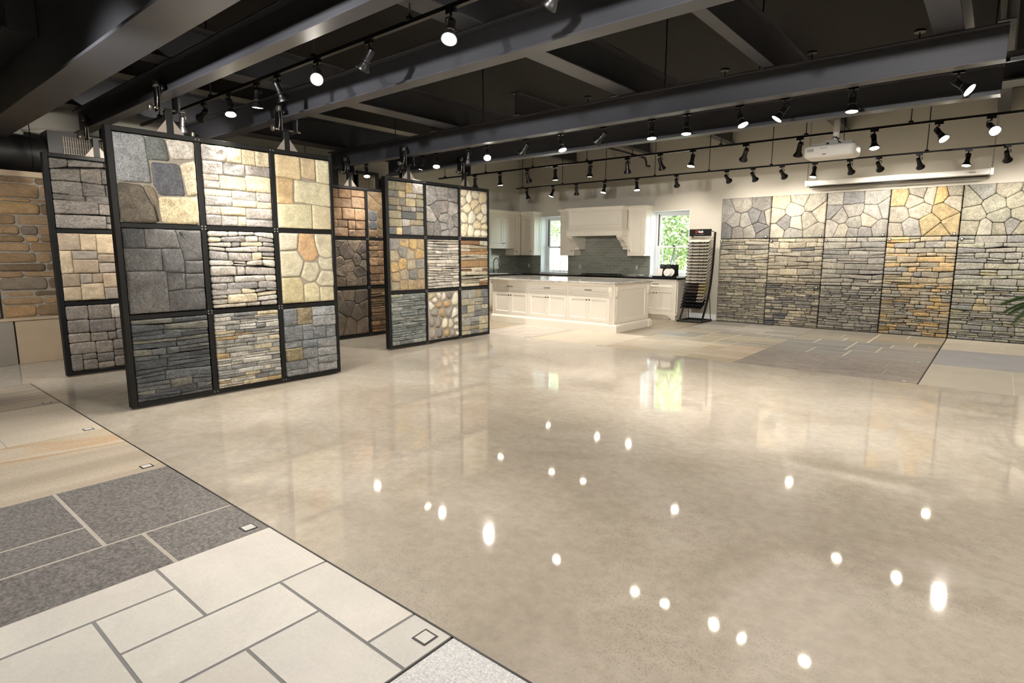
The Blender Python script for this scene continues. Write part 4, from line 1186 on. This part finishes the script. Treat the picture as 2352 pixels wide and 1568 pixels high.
# cooktop
e = thing('cooktop', 'black gas cooktop with steel edge and four knobs on the black worktop', 'cooktop', (-7.55, 12.5, .941))
m = MB(); m.box(-8.05, -7.05, 12.26, 12.76, .942, .952); m.build('tray', M_chrome, e, bevel=.003)
m = MB()
for x in (-8.0, -7.78, -7.56, -7.34, -7.12):
    m.box(x - .006, x + .006, 12.30, 12.74, .965, .98)
for y in (12.32, 12.52, 12.72): m.box(-8.0, -7.12, y - .006, y + .006, .965, .98)
for x in (-8.0, -7.56, -7.12):
    for y in (12.32, 12.72): m.box(x - .006, x + .006, y - .006, y + .006, .952, .966)
m.build('grate', M_blackm, e)
for x in (-7.74, -7.67, -7.58, -7.51):
    m = MB(); m.cyl((x, 12.295, .952), (x, 12.295, .985), .018, .014, n=14); m.build('knob', M_chrome, e)
for x in (-7.88, -7.22):
    for y in (12.42, 12.62): m = MB(); m.cyl((x, y, .952), (x, y, .964), .04, n=16); m.build('burner', M_blackm, e)

# sink, faucet, small things
e = thing('sink', 'white rimmed sink in the black worktop by the faucet', 'sink', (-10.1, 11.3, .94))
m = MB(); m.box(-10.36, -9.92, 10.95, 11.02, .9415, .956); m.box(-10.36, -9.92, 11.68, 11.75, .9415, .956); m.box(-10.36, -10.30, 11.02, 11.68, .9415, .956); m.box(-9.97, -9.92, 11.02, 11.68, .9415, .956)
m.build('rim', M_plast, e, bevel=.004); m = MB(); m.box(-10.30, -9.97, 11.02, 11.68, .9412, .944); m.build('basin', M_chrome, e)
e = thing('faucet', 'brushed nickel gooseneck kitchen faucet over the sink', 'faucet', (-10.33, 11.62, .956))
m = MB(); pts = [(-10.33, 11.62, .956), (-10.33, 11.62, 1.22)] + [(-10.33 + .095 * (1 - math.cos(t)), 11.62, 1.22 + .13 * math.sin(t)) for t in [PI * k / 10 for k in range(1, 10)]] + [(-10.135, 11.62, 1.18)]
m.tube(pts, .012, 10); m.build('spout', M_chrome, e)
m = MB(); m.cyl((-10.135, 11.62, 1.19), (-10.13, 11.62, 1.10), .017, .014, n=12); m.build('spray_head', M_chrome, e)
m = MB(); m.cyl((-10.33, 11.62, .956), (-10.33, 11.62, .99), .026, n=14); m.tube([(-10.33, 11.62, 1.0), (-10.31, 11.70, 1.02)], .007, 6); m.build('lever', M_chrome, e)
e = thing('soap_dispenser', 'small nickel soap pump beside the faucet', 'soap dispenser', (-10.35, 11.85, .941))
m = MB(); m.cyl((-10.35, 11.85, .942), (-10.35, 11.85, 1.03), .014, n=10); m.tube([(-10.35, 11.85, 1.03), (-10.35, 11.85, 1.05), (-10.28, 11.85, 1.05)], .006, 6); m.build('pump', M_chrome, e)
m = MB(); m.box(-6.82, -6.60, 12.50, 12.68, .942, .975); tag(m.build('tile_stack', M_plastg, bevel=.003), 'low stack of pale tiles on the worktop right of the cooktop', 'tile stack')
m = MB(); m.lathe([(.03, 0), (.06, .012), (.075, .035), (.07, .035), (.05, .014), (0, .010)], (-6.50, 12.58, .942)); tag(m.build('small_dish', M_plast), 'small white dish at the right of the pale tile stack', 'dish')

# counter sample display
e = thing('sample_display', 'black countertop display board with pale samples in front of the right window', 'sample display', (-5.8, 12.45, .942))
m = MB(); m.box(-6.08, -5.60, 12.30, 12.56, .942, .968); m.build('base', M_black, e, bevel=.003)
m = MB(); m.box(-6.0, -5.56, 12.54, 12.556, .968, 1.23); bb = m.build('backboard', M_black, e)
m = MB(); m.box(-5.98, -5.90, 12.536, 12.541, 1.19, 1.203); m.box(-5.85, -5.77, 12.536, 12.541, 1.19, 1.203)
for k in range(6): m.box(-5.96 + k * .04, -5.945 + k * .04, 12.536, 12.541, 1.160, 1.166)
m.build('faint_print', M_greyp, bb)
def lean_tile(label, x0, x1, y0, h, ang):
    m = MB(); c, s = math.cos(ang), math.sin(ang); t = .012
    b0 = m.add([(x, y0 + s * zz + c * tt, .969 + c * zz - s * tt + .006) for tt in (0, t) for zz in (0, h) for x in (x0, x1)])
    for q in ((0, 2, 3, 1), (4, 5, 7, 6), (0, 1, 5, 4), (2, 6, 7, 3), (0, 4, 6, 2), (1, 3, 7, 5)): m.face([b0 + i for i in q])
    tag(m.build('sample_tile', M_plast, bevel=.001), label, 'sample tile', 'samples on the counter display')
lean_tile('leftmost pale rectangular sample leaning on the counter display', -6.06, -5.975, 12.36, .17, .3)
lean_tile('second pale rectangular sample leaning on the counter display', -5.955, -5.87, 12.35, .17, .3)
for i, (x, y, r, lb) in enumerate(((-5.755, 12.38, .088, 'front pale round sample disc on the counter display'), (-5.70, 12.45, .088, 'rear pale round sample disc behind the front one'))):
    m = MB(); c, s = math.cos(.3), math.sin(.3); z = .969 + r * c + .003
    m.cyl((x, y, z + .0), (x, y + .014 * c, z - .014 * s), r, n=36); tag(m.build('sample_disc', M_plast, bevel=.002), lb, 'sample disc', 'samples on the counter display')

# ------------------------------------------------------------------ tile rack
e = thing('tile_rack', 'tall black curved metal rack holding rows of stone sample tiles', 'display rack', (-5.03, 12.3, 0))
RX0, RX1 = -5.30, -4.80
def ybar(z):
    P_ = [(0, 12.12), (.25, 12.27), (.5, 12.42), (.8, 12.53), (1.2, 12.60), (1.6, 12.63), (2.0, 12.64)]
    for (a, b), (c, d) in zip(P_, P_[1:]):
        if a <= z <= c: return b + (d - b) * (z - a) / (c - a)
    return P_[-1][1]
m = MB(); m.box(RX0 - .02, RX1 + .02, 12.02, 12.10, 0, .04); m.box(RX0 - .02, RX1 + .02, 12.62, 12.66, 0, .04); m.box(RX0 - .02, RX0 + .02, 12.10, 12.62, 0, .04); m.box(RX1 - .02, RX1 + .02, 12.10, 12.62, 0, .04)
m.box(RX0, RX1, 12.1, 12.62, .0, .008)
m.build('base', M_black, e, bevel=.003)
for x in (RX0, RX1):
    m = MB()
    zs = [0.04 + i * .1 for i in range(20)]
    for a, b in zip(zs, zs[1:]):
        ya, yb = ybar(a), ybar(b)
        b0 = m.add([(x - .012, ya - .03, a), (x + .012, ya - .03, a), (x + .012, ya + .03, a), (x - .012, ya + .03, a), (x - .012, yb - .03, b), (x + .012, yb - .03, b), (x + .012, yb + .03, b), (x - .012, yb + .03, b)])
        for q in ((0, 3, 2, 1), (4, 5, 6, 7), (0, 1, 5, 4), (1, 2, 6, 5), (2, 3, 7, 6), (3, 0, 4, 7)): m.face([b0 + i for i in q])
    m.build('side_rail', M_black, e)
    m = MB(); m.tube([(x, 12.63, .04), (x, 12.48, .62)], .008, 6); m.tube([(x, 12.44, 1.96), (x, 12.63, 1.93), (x, 12.62, 1.78)], .008, 6); m.build('brace', M_black, e)
m = MB(); m.box(RX0 + .02, RX1 - .0, 12.40, 12.43, 1.85, 2.0); hd = m.build('header_sign', M_black, e, bevel=.002)
m = MB(); n = 24
for r0, r1 in ((.017, .029),):
    b0 = m.add([(-5.115 + rr * math.cos(2 * PI * k / n), yy, 1.947 + rr * math.sin(2 * PI * k / n)) for yy in (12.397, 12.3995) for rr in (r0, r1) for k in range(n)])
    for k in range(n):
        j = (k + 1) % n
        m.face([b0 + k, b0 + j, b0 + n + j, b0 + n + k]); m.face([b0 + n + k, b0 + n + j, b0 + 3 * n + j, b0 + 3 * n + k]); m.face([b0 + k, b0 + j, b0 + 2 * n + j, b0 + 2 * n + k])
m.build('ring_logo', M_red, hd)

def text_mesh(name, body, size, loc, mat, parent, bold=0.0, sx=1.0, rot=(PI / 2, 0, 0)):
    cu = bpy.data.curves.new(name, 'FONT'); cu.body = body; cu.size = size; cu.extrude = .0006; cu.offset = bold; cu.align_x = 'CENTER'
    tmp = bpy.data.objects.new(name, cu); COL.objects.link(tmp)
    dg = bpy.context.evaluated_depsgraph_get()
    me = bpy.data.meshes.new_from_object(tmp.evaluated_get(dg))
    bpy.data.objects.remove(tmp)
    me.materials.clear(); me.materials.append(mat)
    R4 = Matrix.Translation(Vector(loc) - (WLOC[parent] if parent else Vector())) @ Matrix([list(r) + [0] for r in __import__('mathutils').Euler(rot).to_matrix()] + [[0, 0, 0, 1]]) @ Matrix.Diagonal((sx, 1, 1, 1))
    me.transform(R4)
    o = bpy.data.objects.new(name, me); COL.objects.link(o)
    if parent: o.parent = parent
    WLOC[o] = WLOC[parent] if parent else Vector()
    return o
text_mesh('sign_lettering', 'Gault', .062, (-5.025, 12.398, 1.925), M_whitep, hd, bold=.0012, sx=.78)
text_mesh('tagline_lettering', 'STONE & LANDSCAPE SUPPLIES', .0135, (-5.06, 12.398, 1.882), M_greyp, hd)
m = MB(); m.box(-5.07, -4.975, 12.3975, 12.3995, 1.906, 1.910); m.build('red_underline', M_red, hd)

rows_n = 22
z_top, z_bot = 1.715, .30
tile_cols = {}
proto_l = proto_r = None
ordn = ['top', 'second', 'third', 'fourth', 'fifth', 'sixth', 'seventh', 'eighth', 'ninth', 'tenth', 'eleventh', 'twelfth', 'thirteenth', 'fourteenth', 'fifteenth',
        'sixteenth', 'seventeenth', 'eighteenth', 'nineteenth', 'twentieth', 'twenty-first', 'bottom']
MT = {k: simple('tile_' + k, c, .35, var=.04) for k, c in dict(cream='ddd2bf', cream_b='d2c6b2', tan='c2ad7e', sand='b9a88c', brown='4a3f36', black='17171a', grey='8a837a').items()}
TA = .42      # shelf slope
def slope_box(m, x0, x1, yb, zf, d, t, lift=0.0):
    # yb: back y ; zf: front z ; box sloping down towards -y
    c, s = math.cos(TA), math.sin(TA)
    pts = []
    for tt in (lift, lift + t):
        for dd in (0, d):
            for x in (x0, x1): pts.append((x, yb - c * (d - dd) + -s * tt * 0, zf + s * dd + tt))
    b0 = m.add(pts)
    for q in ((0, 2, 3, 1), (4, 5, 7, 6), (0, 1, 5, 4), (2, 6, 7, 3), (0, 4, 6, 2), (1, 3, 7, 5)): m.face([b0 + i for i in q])
xs = -4.97
for i in range(rows_n):
    z = z_top - (z_top - z_bot) * i / (rows_n - 1)
    yb = ybar(z + .1) - .035
    D = .27
    m = MB()
    slope_box(m, RX0 + .014, RX1 - .014, yb, z, D, .004)
    yf = yb - math.cos(TA) * D
    for x in (RX0 + .02, RX0 + .12, xs - .05, xs + .05, RX1 - .06): m.box(x, x + .025, yf - .004, yf + .004, z - .012, z + .012)
    tag(m.build('shelf', M_black, e), None)
    if i < 20:
        lc = 'cream' if i % 2 == 0 else 'cream_b'; rc = lc
        if 14 <= i <= 16: lc, rc = 'brown', 'tan'
        if i >= 17: lc, rc = 'black', ('sand' if i < 19 else 'grey')
        for side, (x0, x1), cc in (('left', (RX0 + .018, xs - .003), lc), ('right', (xs + .003, RX1 - .018), rc)):
            m = MB(); slope_box(m, x0, x1, yb - .004, z + .0045, D - .012, .010)
            tag(m.build('sample_tile', MT[cc]), '%s sample tile, %s one on the %s shelf of the black rack' % (cc.replace('cream_b', 'cream').replace('_', ' '), side, ordn[i]), 'sample tile', 'sample tiles on the black rack')

# ------------------------------------------------------------------ track lighting
def set_light_meshes():
    D = {}
    m = MB(); m.box(-.045, .045, -.014, .014, -.03, .0); m.cyl((0, 0, -.03), (0, 0, -.055), .010, n=8); D['adapter'] = m.mesh('track_adapter', M_black)
    m = MB(); m.tube([(0, 0, -.05), (.0, .040, -.058), (0, .043, -.10)], .006, 6); D['arm'] = m.mesh('arm', M_black)
    # housing pivots about the origin, pointing to -z
    m = MB(); m.lathe([(0, .055), (.026, .055), (.030, .048), (.030, -.045), (.036, -.050), (.036, -.058), (.030, -.062)], n=20)
    for k in range(3): m.lathe([(.032, .040 - k * .014), (.032, .036 - k * .014)], n=20)
    D['housing'] = m.mesh('housing', M_black)
    m = MB(); m.lathe([(.031, -.055), (.034, -.075), (.048, -.10), (.062, -.125), (.062, -.132), (.058, -.132), (.058, -.126), (.044, -.10), (.030, -.078)], n=24); D['shade'] = m.mesh('shade', M_black)
    m = MB(); m.lathe([(0, -.1345), (.030, -.1335), (.052, -.130), (.052, -.127), (0, -.126)], n=24)
    D['lens_on'] = m.mesh('lens', M_lens); D['lens_off'] = m.mesh('lens_off', M_dead)
    return D
LM = set_light_meshes()
spot_d = bpy.data.lights.new('lamp_light', 'SPOT')
spot_d.energy = SPOT_W * .62; spot_d.color = SPOT_COL; spot_d.spot_size = math.radians(95); spot_d.spot_blend = 1.0; spot_d.shadow_soft_size = .045

def lamp_head(label, x, y, z, aim, on, group, energy=None, size=None):
    e = thing('track_spotlight', label, 'spotlight', (x, y, z), group)
    if y < 7: e.scale = (.9, .9, .9)
    a = Vector(aim).normalized()
    q = a.to_track_quat('-Z', 'Y')
    piv = Vector((0, .0, -.115))
    rz = math.atan2(a.y, a.x) + PI / 2 if (abs(a.x) + abs(a.y)) > .05 else 0
    for nm, me, rot, loc in (('track_adapter', LM['adapter'], None, (0, 0, 0)), ('arm', LM['arm'], 'z', (0, 0, 0)),
                             ('housing', LM['housing'], 'q', piv), ('shade', LM['shade'], 'q', piv), ('lens', LM['lens_on' if on else 'lens_off'], 'q', piv)):
        o = bpy.data.objects.new(nm, me); COL.objects.link(o); o.parent = e; o.location = loc
        if rot == 'q': o.rotation_mode = 'QUATERNION'; o.rotation_quaternion = q
        if rot == 'z': o.rotation_euler = (0, 0, rz + PI / 2)
    if on:
        d = spot_d
        if energy or size:
            d = spot_d.copy()
            if energy: d.energy = energy * SPOT_W * .8
            if size: d.spot_size = math.radians(size)
            if y < 1: d.color = (1.0, .965, .93)
        o = bpy.data.objects.new('bulb', d); COL.objects.link(o); o.parent = e
        o.rotation_mode = 'QUATERNION'; o.rotation_quaternion = q; o.location = piv + a * .15
    return e

def track(label, x0, x1, y, z, rods, group, canopy=True, endcap=True):
    e = thing('lighting_track', label, 'lighting track', ((x0 + x1) / 2, y, z))
    m = MB(); m.box(x0, x1, y - .017, y + .017, z, z + .028)
    m.build('rail', M_black, e)
    for x in rods:
        m = MB(); m.cyl((x, y, z + .03), (x, y, ZC), .007, n=8); m.build('drop_rod', M_black, e)
        m = MB(); m.cyl((x, y, z + .02), (x, y, z + .05), .028, n=12); m.cyl((x, y, ZC - .025), (x, y, ZC - .001), .06, n=18); m.build('rod_cap', M_black, e)
    return e
TZ = 3.05
ordl = ['first', 'second', 'third', 'fourth', 'fifth', 'sixth', 'seventh', 'eighth', 'ninth', 'tenth', 'eleventh', 'twelfth', 'thirteenth', 'fourteenth', 'fifteenth', 'sixteenth']
track('black lighting track between the two nearest runway beams', -8.5, 2.6, 2.87, TZ, (-7.9, -6.5, -4.55, -3.33, -1.2, .9), '')
track('black lighting track beside the third runway beam', -8.4, 2.6, 6.20, 2.965, (-7.6, -5.7, -3.0, -2.0, -.2, 1.5), '')
track('upper wall-side lighting track on drop rods beyond the beams', -9.5, 2.8, 8.91, TZ, (-9.31, -8.13, -6.93, -5.73, -4.84, -3.37, -2.2, -1.01, .2, 1.4), '')
track('lower lighting track closest to the grey back wall, on drop rods', -9.41, 2.8, 11.46, TZ, (-9.23, -8.03, -6.87, -5.69, -4.54, -3.38, -2.23, -1.05, .15, 1.35), '')
track('unseen lighting track added for fill above and behind the camera', -8.0, 2.6, .2, 2.80, (-6, -3, 0, 2), '')  # unseen rail, added to carry the fill heads
dn = (0, 0, -1)
def row(xs, y, where, group, z=TZ):
    for i, (x, on, aim, *en) in enumerate(xs):
        lamp_head('black spotlight, %s from the left on the %s, %s' % (ordl[i], where, 'lens visible' if on and Vector(aim).dot(Vector((-x, -y, 1.47 - z))) > 0 else 'lens hidden'), x, y, z, aim, on, group, *(en or []))
row([(-7.27, 1, (-.5, .1, -1)), (-6.69, 1, (-.9, .1, -.3), 1.0), (-6.09, 1, (.35, -.15, -1)), (-5.53, 1, (-.15, .05, -1)), (-5.15, 0, (-.1, .5, -.9)), (-4.5, 1, (.62, -.5, -.65)),
     (-3.8, 0, (-.75, -.1, -.85)), (-2.92, 1, (.3, -.5, -1)), (-2.04, 1, (-.9, .1, -.6), .75, 90), (-0.9, 1, (-.95, .1, -.45), 1.7, 80), (0.6, 1, (-.5, .1, -1)), (2, 1, dn)], 2.87, 'near track', 'spotlights on the near track')  # heads past the right frame edge are unseen, added to light panel and floor
row([(-8.39, 1, (.3, -.2, -1)), (-7.49, 1, (-.9, .1, -.8), .6), (-6.97, 1, (-.3, -.1, -1), .3), (-6.66, 1, (.3, -.3, -1), .4), (-5.99, 0, (-.5, .3, -1)), (-5.63, 1, (.5, -.5, -.8)),
     (-4.94, 1, (-.9, .2, -.8), .8), (-4.38, 1, (.35, -.1, -1), .5), (-3.77, 1, (-.9, .15, -.6), 1.1), (-3.14, 1, (0.1, -.1, -1), .5), (-2.73, 1, (0.05, -.1, -1), .5), (-2.17, 1, (.45, -.15, -1), .5), (-1.74, 1, (-.55, -.3, -.9), .6),
     (-1.16, 1, (0, -.1, -1), .5), (-0.407, 1, (.85, -.25, -.75)), (1.16, 1, (-.5, -.5, -1))], 6.20, 'track beside the third runway beam', 'spotlights beside the third beam', 2.965)  # rightmost head is out of view, added for fill
row([(-8.43, 1, (-.2, .3, -1), 1.3), (-7.75, 1, (0, .1, -1), .6), (-7.06, 0, (-.1, .6, -.8)), (-6.41, 1, (0, .1, -1), .6), (-5.66, 1, (-.1, .1, -1)), (-4.93, 0, (-.2, .5, -1)), (-4.34, 0, (.1, .6, -1)),
     (-3.8, 1, (-.1, -.2, -1)), (-3.0, 1, (-.6, .9, -1), .8), (-2.27, 0, (-.3, .6, -1)), (-1.39, 1, (.15, -.25, -1)), (-.72, 1, (.55, -.4, -.8)), (-.23, 1, (.35, -.75, -.55)), (1.0, 1, (0, .6, -1))], 8.91, 'upper wall-side track', 'spotlights on the upper wall-side track')  # last head lies outside the view, added as extra fill light
row([(-9.09, 0, (.1, .3, -1)), (-8.3, 1, (-.3, -.2, -1), .5), (-7.64, 0, (-.3, .6, -1)), (-6.89, 1, (-.1, -.25, -1), .5), (-6.1, 1, (.15, -.15, -1), .6), (-5.21, 1, (-.3, 1.1, -1), .5), (-4.19, 1, (.2, 1.5, -1), .5),
     (-3.7, 1, (.25, 1.1, -1), .5), (-3.19, 1, (.3, 1.5, -1), .5), (-2.65, 1, (-.1, -.2, -1), .8), (-2.11, 1, (.2, 1.1, -1), .5), (-1.69, 1, (.25, 1.5, -1), .5), (-1.14, 1, (.25, 1.1, -1), .5), (-.52, 1, (-.1, -.2, -1), .8), (-.07, 1, (.2, 1.3, -1)), (1.1, 1, (0, .8, -1))],
    11.46, 'track nearest the back wall', 'spotlights on the track nearest the back wall')  # last head is unseen, added to brighten the right end of the room
row([(-6.5, 1, (-.8, .45, -.5), 2.0, 80), (-5.2, 1, (-.1, .15, -1), .6), (-3.6, 1, (.1, .1, -1), .6), (-4.6, 1, (-.33, .95, -.15), 2.2, 70), (-2.6, 1, (-.45, .9, -.10), 3.4, 60), (-.6, 1, (-.22, .97, -.10), 4.2, 80), (.4, 1, (-.2, .3, -1), .6), (1.4, 1, (-.1, .5, -1), .6)],
    .2, 'added fill track above the camera', 'unseen fill spotlights added above the camera', 2.80)  # unseen heads added as fill for panels, kitchen, walls and near floor

# ceiling pipe with bent end
m = MB(); m.tube([(-6.36, 7.4, 3.60), (-6.34, 12.05, 3.60), (-6.30, 12.18, 3.58), (-6.28, 12.2, 3.50), (-6.28, 12.22, 3.42), (-6.2, 12.25, 3.40)], .022, 10)
m.cyl((-6.345, 10.6, 3.62), (-6.345, 10.6, ZC), .006, n=6)
tag(m.build('ceiling_pipe', M_black), 'black ceiling pipe with a bent drop end in front of the back wall', 'pipe')

# ------------------------------------------------------------------ projector and screen
e = thing('projector', 'white ceiling projector hanging from a pole in front of the back wall', 'projector', (-1.72, 8.1, 2.64))
px0, px1, py0, py1, pz0, pz1 = -2.02, -1.45, 8.10, 8.48, 2.66, 2.80
m = MB()
def rr(x0, x1, y0, y1, r, z, k=5):
    out = []
    for cx, cyy, a0 in ((x1 - r, y0 + r, -PI / 2), (x1 - r, y1 - r, 0), (x0 + r, y1 - r, PI / 2), (x0 + r, y0 + r, PI)):
        for i in range(k + 1): t = a0 + PI / 2 * i / k; out.append((cx + r * math.cos(t), cyy + r * math.sin(t), z))
    return out
lv = [(.06, pz0 - .012), (.025, pz0 - .008), (.006, pz0 + .008), (0, pz0 + .03), (0, pz1 - .035), (.008, pz1 - .012), (.03, pz1)]
rg = []
for i_, z in lv: rg.append(m.add(rr(px0 + i_, px1 - i_, py0 + i_, py1 - i_, .06, z)))
nn = 24; m.smooth = True
for a, b in zip(rg, rg[1:]):
    for i in range(nn): j = (i + 1) % nn; m.face([a + i, a + j, b + j, b + i])
m.smooth = False
m.face([rg[0] + i for i in reversed(range(nn))]); m.face([rg[-1] + i for i in range(nn)])
pb = m.build('body', M_plast, e)
m = MB(); m.box(px0 + .045, px0 + .12, py0 - .002, py0 + .01, pz0 + .06, pz0 + .10); m.build('vent_grille', M_plastg, pb)
m = MB(); m.box(-1.80, -1.76, py0 - .002, py0 + .01, pz0 + .018, pz0 + .027); m.build('sensor_window', M_black, pb)
text_mesh('brand_lettering', 'EPSON', .026, (-1.79, py0 - .0008, pz0 + .085), M_plastg, pb, bold=.0006)
m = MB(); m.cyl((-1.70, 8.28, pz1 + .09), (-1.70, 8.28, 3.16), .036, n=18); m.cyl((-1.70, 8.28, pz1 + .05), (-1.70, 8.28, pz1 + .10), .030, n=16); m.cyl((-1.70, 8.28, pz1 + .095), (-1.70, 8.28, pz1 + .11), .042, n=18)
m.build('pole', M_plast, e)
m = MB(); m.box(-1.72, -1.68, 7.205, 8.32, 3.16, 3.19); m.build('support_strut', M_black, e)
m = MB(); m.box(-1.80, -1.60, 8.20, 8.36, pz1 + .03, pz1 + .06); m.box(-1.95, -1.5, 8.18, 8.21, pz1 + .005, pz1 + .03); m.box(-1.95, -1.5, 8.35, 8.38, pz1 + .005, pz1 + .03)
m.box(-1.78, -1.75, 8.18, 8.38, pz1, pz1 + .03); m.box(-1.65, -1.62, 8.18, 8.38, pz1, pz1 + .03)
m.build('mount_bracket', M_plastg, e, bevel=.002)
m = MB(); m.tube([(-1.69, 8.24, pz1 + .1), (-1.66, 8.2, pz1 + .05), (-1.64, 8.17, pz1 + .02), (-1.6, 8.2, pz1 + .005)], .006, 6); m.tube([(-1.72, 8.24, pz1 + .1), (-1.64, 8.22, pz1 + .06), (-1.58, 8.2, pz1 + .01)], .006, 6); m.build('cable', M_black, e)

e = thing('projection_screen', 'long white rolled-up projection screen case hanging on chains above the stone panels', 'projection screen', (-1.62, 12.5, 2.72))
m = MB(); m.box(-2.98, -.26, 12.44, 12.54, 2.765, 2.86); m.build('case', M_plast, e, bevel=.012, seg=2)
for x0, x1 in ((-3.03, -2.98), (-.26, -.21)): m = MB(); m.box(x0, x1, 12.435, 12.545, 2.755, 2.865); m.build('end_cap', M_plast, e, bevel=.006)
m = MB(); m.cyl((-2.96, 12.49, 2.742), (-.28, 12.49, 2.742), .012, n=10); m.build('bottom_bar', M_black, e)
m = MB(); m.box(-.53, -.44, 12.436, 12.441, 2.80, 2.815); m.build('label_strip', M_plastg, e)
for x in (-3.0, -.24):
    m = MB(); z = 2.865; k = 0
    while z < ZC - .02:
        a = (.010, 0) if k % 2 else (0, .010)
        m.tube([(x - a[0], 12.49 - a[1], z + .004), (x - a[0], 12.49 - a[1], z + .026), (x, 12.49, z + .034), (x + a[0], 12.49 + a[1], z + .026), (x + a[0], 12.49 + a[1], z + .004), (x, 12.49, z - .004), (x - a[0], 12.49 - a[1], z + .004)], .0032, 4)
        z += .027; k += 1
    m.build('chain', M_steelb, e)

# ------------------------------------------------------------------ palm at the right edge
e = thing('potted_palm', 'green feathery palm whose leaf tips reach in at the right edge', 'potted plant', (0.76, 9.0, 0))
m = MB(); m.lathe([(.12, 0), (.17, .30), (.185, .30), (.185, .34), (.16, .34), (.15, .28), (0, .28)], (0.76, 9.0, .001)); m.build('pot', M_pot, e)
m = MB(); m.tube([(0.76, 9, .25), (.75, 9.01, .6), (0.76, 9, .92)], [.035, .03, .022], 8); m.build('trunk', M_pot, e)
rng = random.Random(8)
for k in range(13):
    m = MB()
    az = PI + (k - 6) * .36 + rng.uniform(-.1, .1) if k < 13 else 0
    el = rng.uniform(.35, 1.1) if k % 2 else rng.uniform(-.1, .5)
    L = rng.uniform(.62, .78)
    pts = []
    for i in range(9):
        t = i / 8; r = L * t
        pts.append(Vector((0.76 + math.cos(az) * r * math.cos(el * .8), 9.0 + math.sin(az) * r * math.cos(el * .8), .95 + math.sin(el) * r * .9 - .42 * t * t)))
    m.tube(pts, [.006 * (1 - .7 * i / 8) for i in range(9)], 5)
    sd = Vector((-math.sin(az), math.cos(az), 0)); dr = Vector((math.cos(az), math.sin(az), -.1))
    for i in range(1, 40):
        t = .15 + .85 * i / 40
        f = t * 8; a = int(min(7, f)); p = pts[a].lerp(pts[a + 1], f - a)
        ll = .24 * (1 - abs(t - .45) * 1.2)
        for s_ in (-1, 1):
            tip = p + (sd * s_ * .75 + dr * .75).normalized() * ll + Vector((0, 0, -.05 * ll / .2))
            wv = Vector((0, 0, .0055)); mid = p.lerp(tip, .5) + Vector((0, 0, .012))
            b0 = m.add([p, mid + wv, tip, mid - wv]); m.face([b0, b0 + 1, b0 + 2, b0 + 3])
    m.build('frond', M_leaf, e)

# ------------------------------------------------------------------ outdoors beyond the windows
m = MB(); m.box(-45, 25, 13.3, 60, -.5, -.33); o = struct('ground_outside', m, simple('pale_gravel', 'b9b3a4', .9, var=.1, scale=3))
m = MB(); m.box(-8.7, -2, 16.5, 28, -.33, -.301); tag(m.build('lawn', simple('lawn_green', '5d7a35', .9, var=.3, scale=5)), 'strip of green lawn outside the right window', 'lawn', kind='stuff')
e = thing('outbuilding', 'bright white outbuilding outside the left window', 'building', (-15.5, 22, -.3))
m = MB(); m.box(-19.5, -13.2, 21, 25, -.3, 2.5); m.build('wall', simple('white_clapboard', 'e8e6e0', .8), e)
m = MB(); m.frustum((-19.8, -12.9, 20.7, 25.3), 2.5, (-19.6, -13.1, 22.9, 23.1), 3.7); m.build('roof', simple('grey_shingle', 'a7a5a0', .9), e)
M_fol = simple('leaf_green', '8c9a5e', .55, var=.45, scale=1.8)
M_bark = simple('bark', '7a7262', .9, var=.2)
rng = random.Random(4)
def leaf_mesh(n, rx, rz, seed):
    rng = random.Random(seed); m = MB()
    blobs = [(rng.uniform(-rx, rx) * .7, rng.uniform(-rx, rx) * .7, rng.uniform(-rz, rz) * .75, rng.uniform(.35, .6) * rx) for _ in range(26)]
    for _ in range(n):
        bx, by, bz, br = rng.choice(blobs)
        d = Vector((rng.gauss(0, 1), rng.gauss(0, 1), rng.gauss(0, 1))).normalized() * br * rng.uniform(.55, 1.0) 
        p = Vector((bx, by, bz)) + d
        q = Vector((rng.gauss(0, 1), rng.gauss(0, 1), rng.gauss(0, 1))).normalized(); r = q.orthogonal().normalized()
        s = rng.uniform(.05, .10)
        b0 = m.add([p - q * s, p + r * s * .55, p + q * s, p - r * s * .55]); m.face([b0, b0 + 1, b0 + 2, b0 + 3])
    return m.mesh('foliage', M_fol)
FM = leaf_mesh(7000, 1.7, 2.0, 1)
m = MB()
for k in range(5):
    a = k * 1.26; m.tube([(math.cos(a) * .12, math.sin(a) * .12, 0), (math.cos(a) * .3, math.sin(a) * .3, 1.5), (math.cos(a) * .8, math.sin(a) * .8, 3.2)], [.05, .04, .02], 6)
TM = m.mesh('trunk', M_bark)
for i, (x, y, zc, sc, lab) in enumerate(((-8.3, 17.6, 2.6, .85, 'leafy tree filling the middle of the right window'), (-9.6, 19.5, 3.0, 1.1, 'leafy tree at the left part of the right window'),
        (-7.2, 20.5, 2.9, 1.1, 'leafy tree at the right part of the right window'), (-8.8, 24.5, 3.0, 1.5, 'tall tree farthest behind the right window'), (-13.6, 19.2, 3.3, .8, 'leafy tree at the top of the left window'),
        (-11.7, 27, 3.2, 1.6, 'broad distant tree between the two windows'), (-6.3, 26, 3.2, 1.6, 'broad distant tree outside the right window'))):
    e = thing('garden_tree', lab, 'tree', (x, y, -.3), 'garden trees')
    for nm, me, z in (('foliage', FM, zc + .3), ('trunk', TM, 0)):
        o = bpy.data.objects.new(nm, me); COL.objects.link(o); o.parent = e; o.location = (0, 0, z); o.scale = (sc,) * 3; o.rotation_euler = (0, 0, i * 1.7)
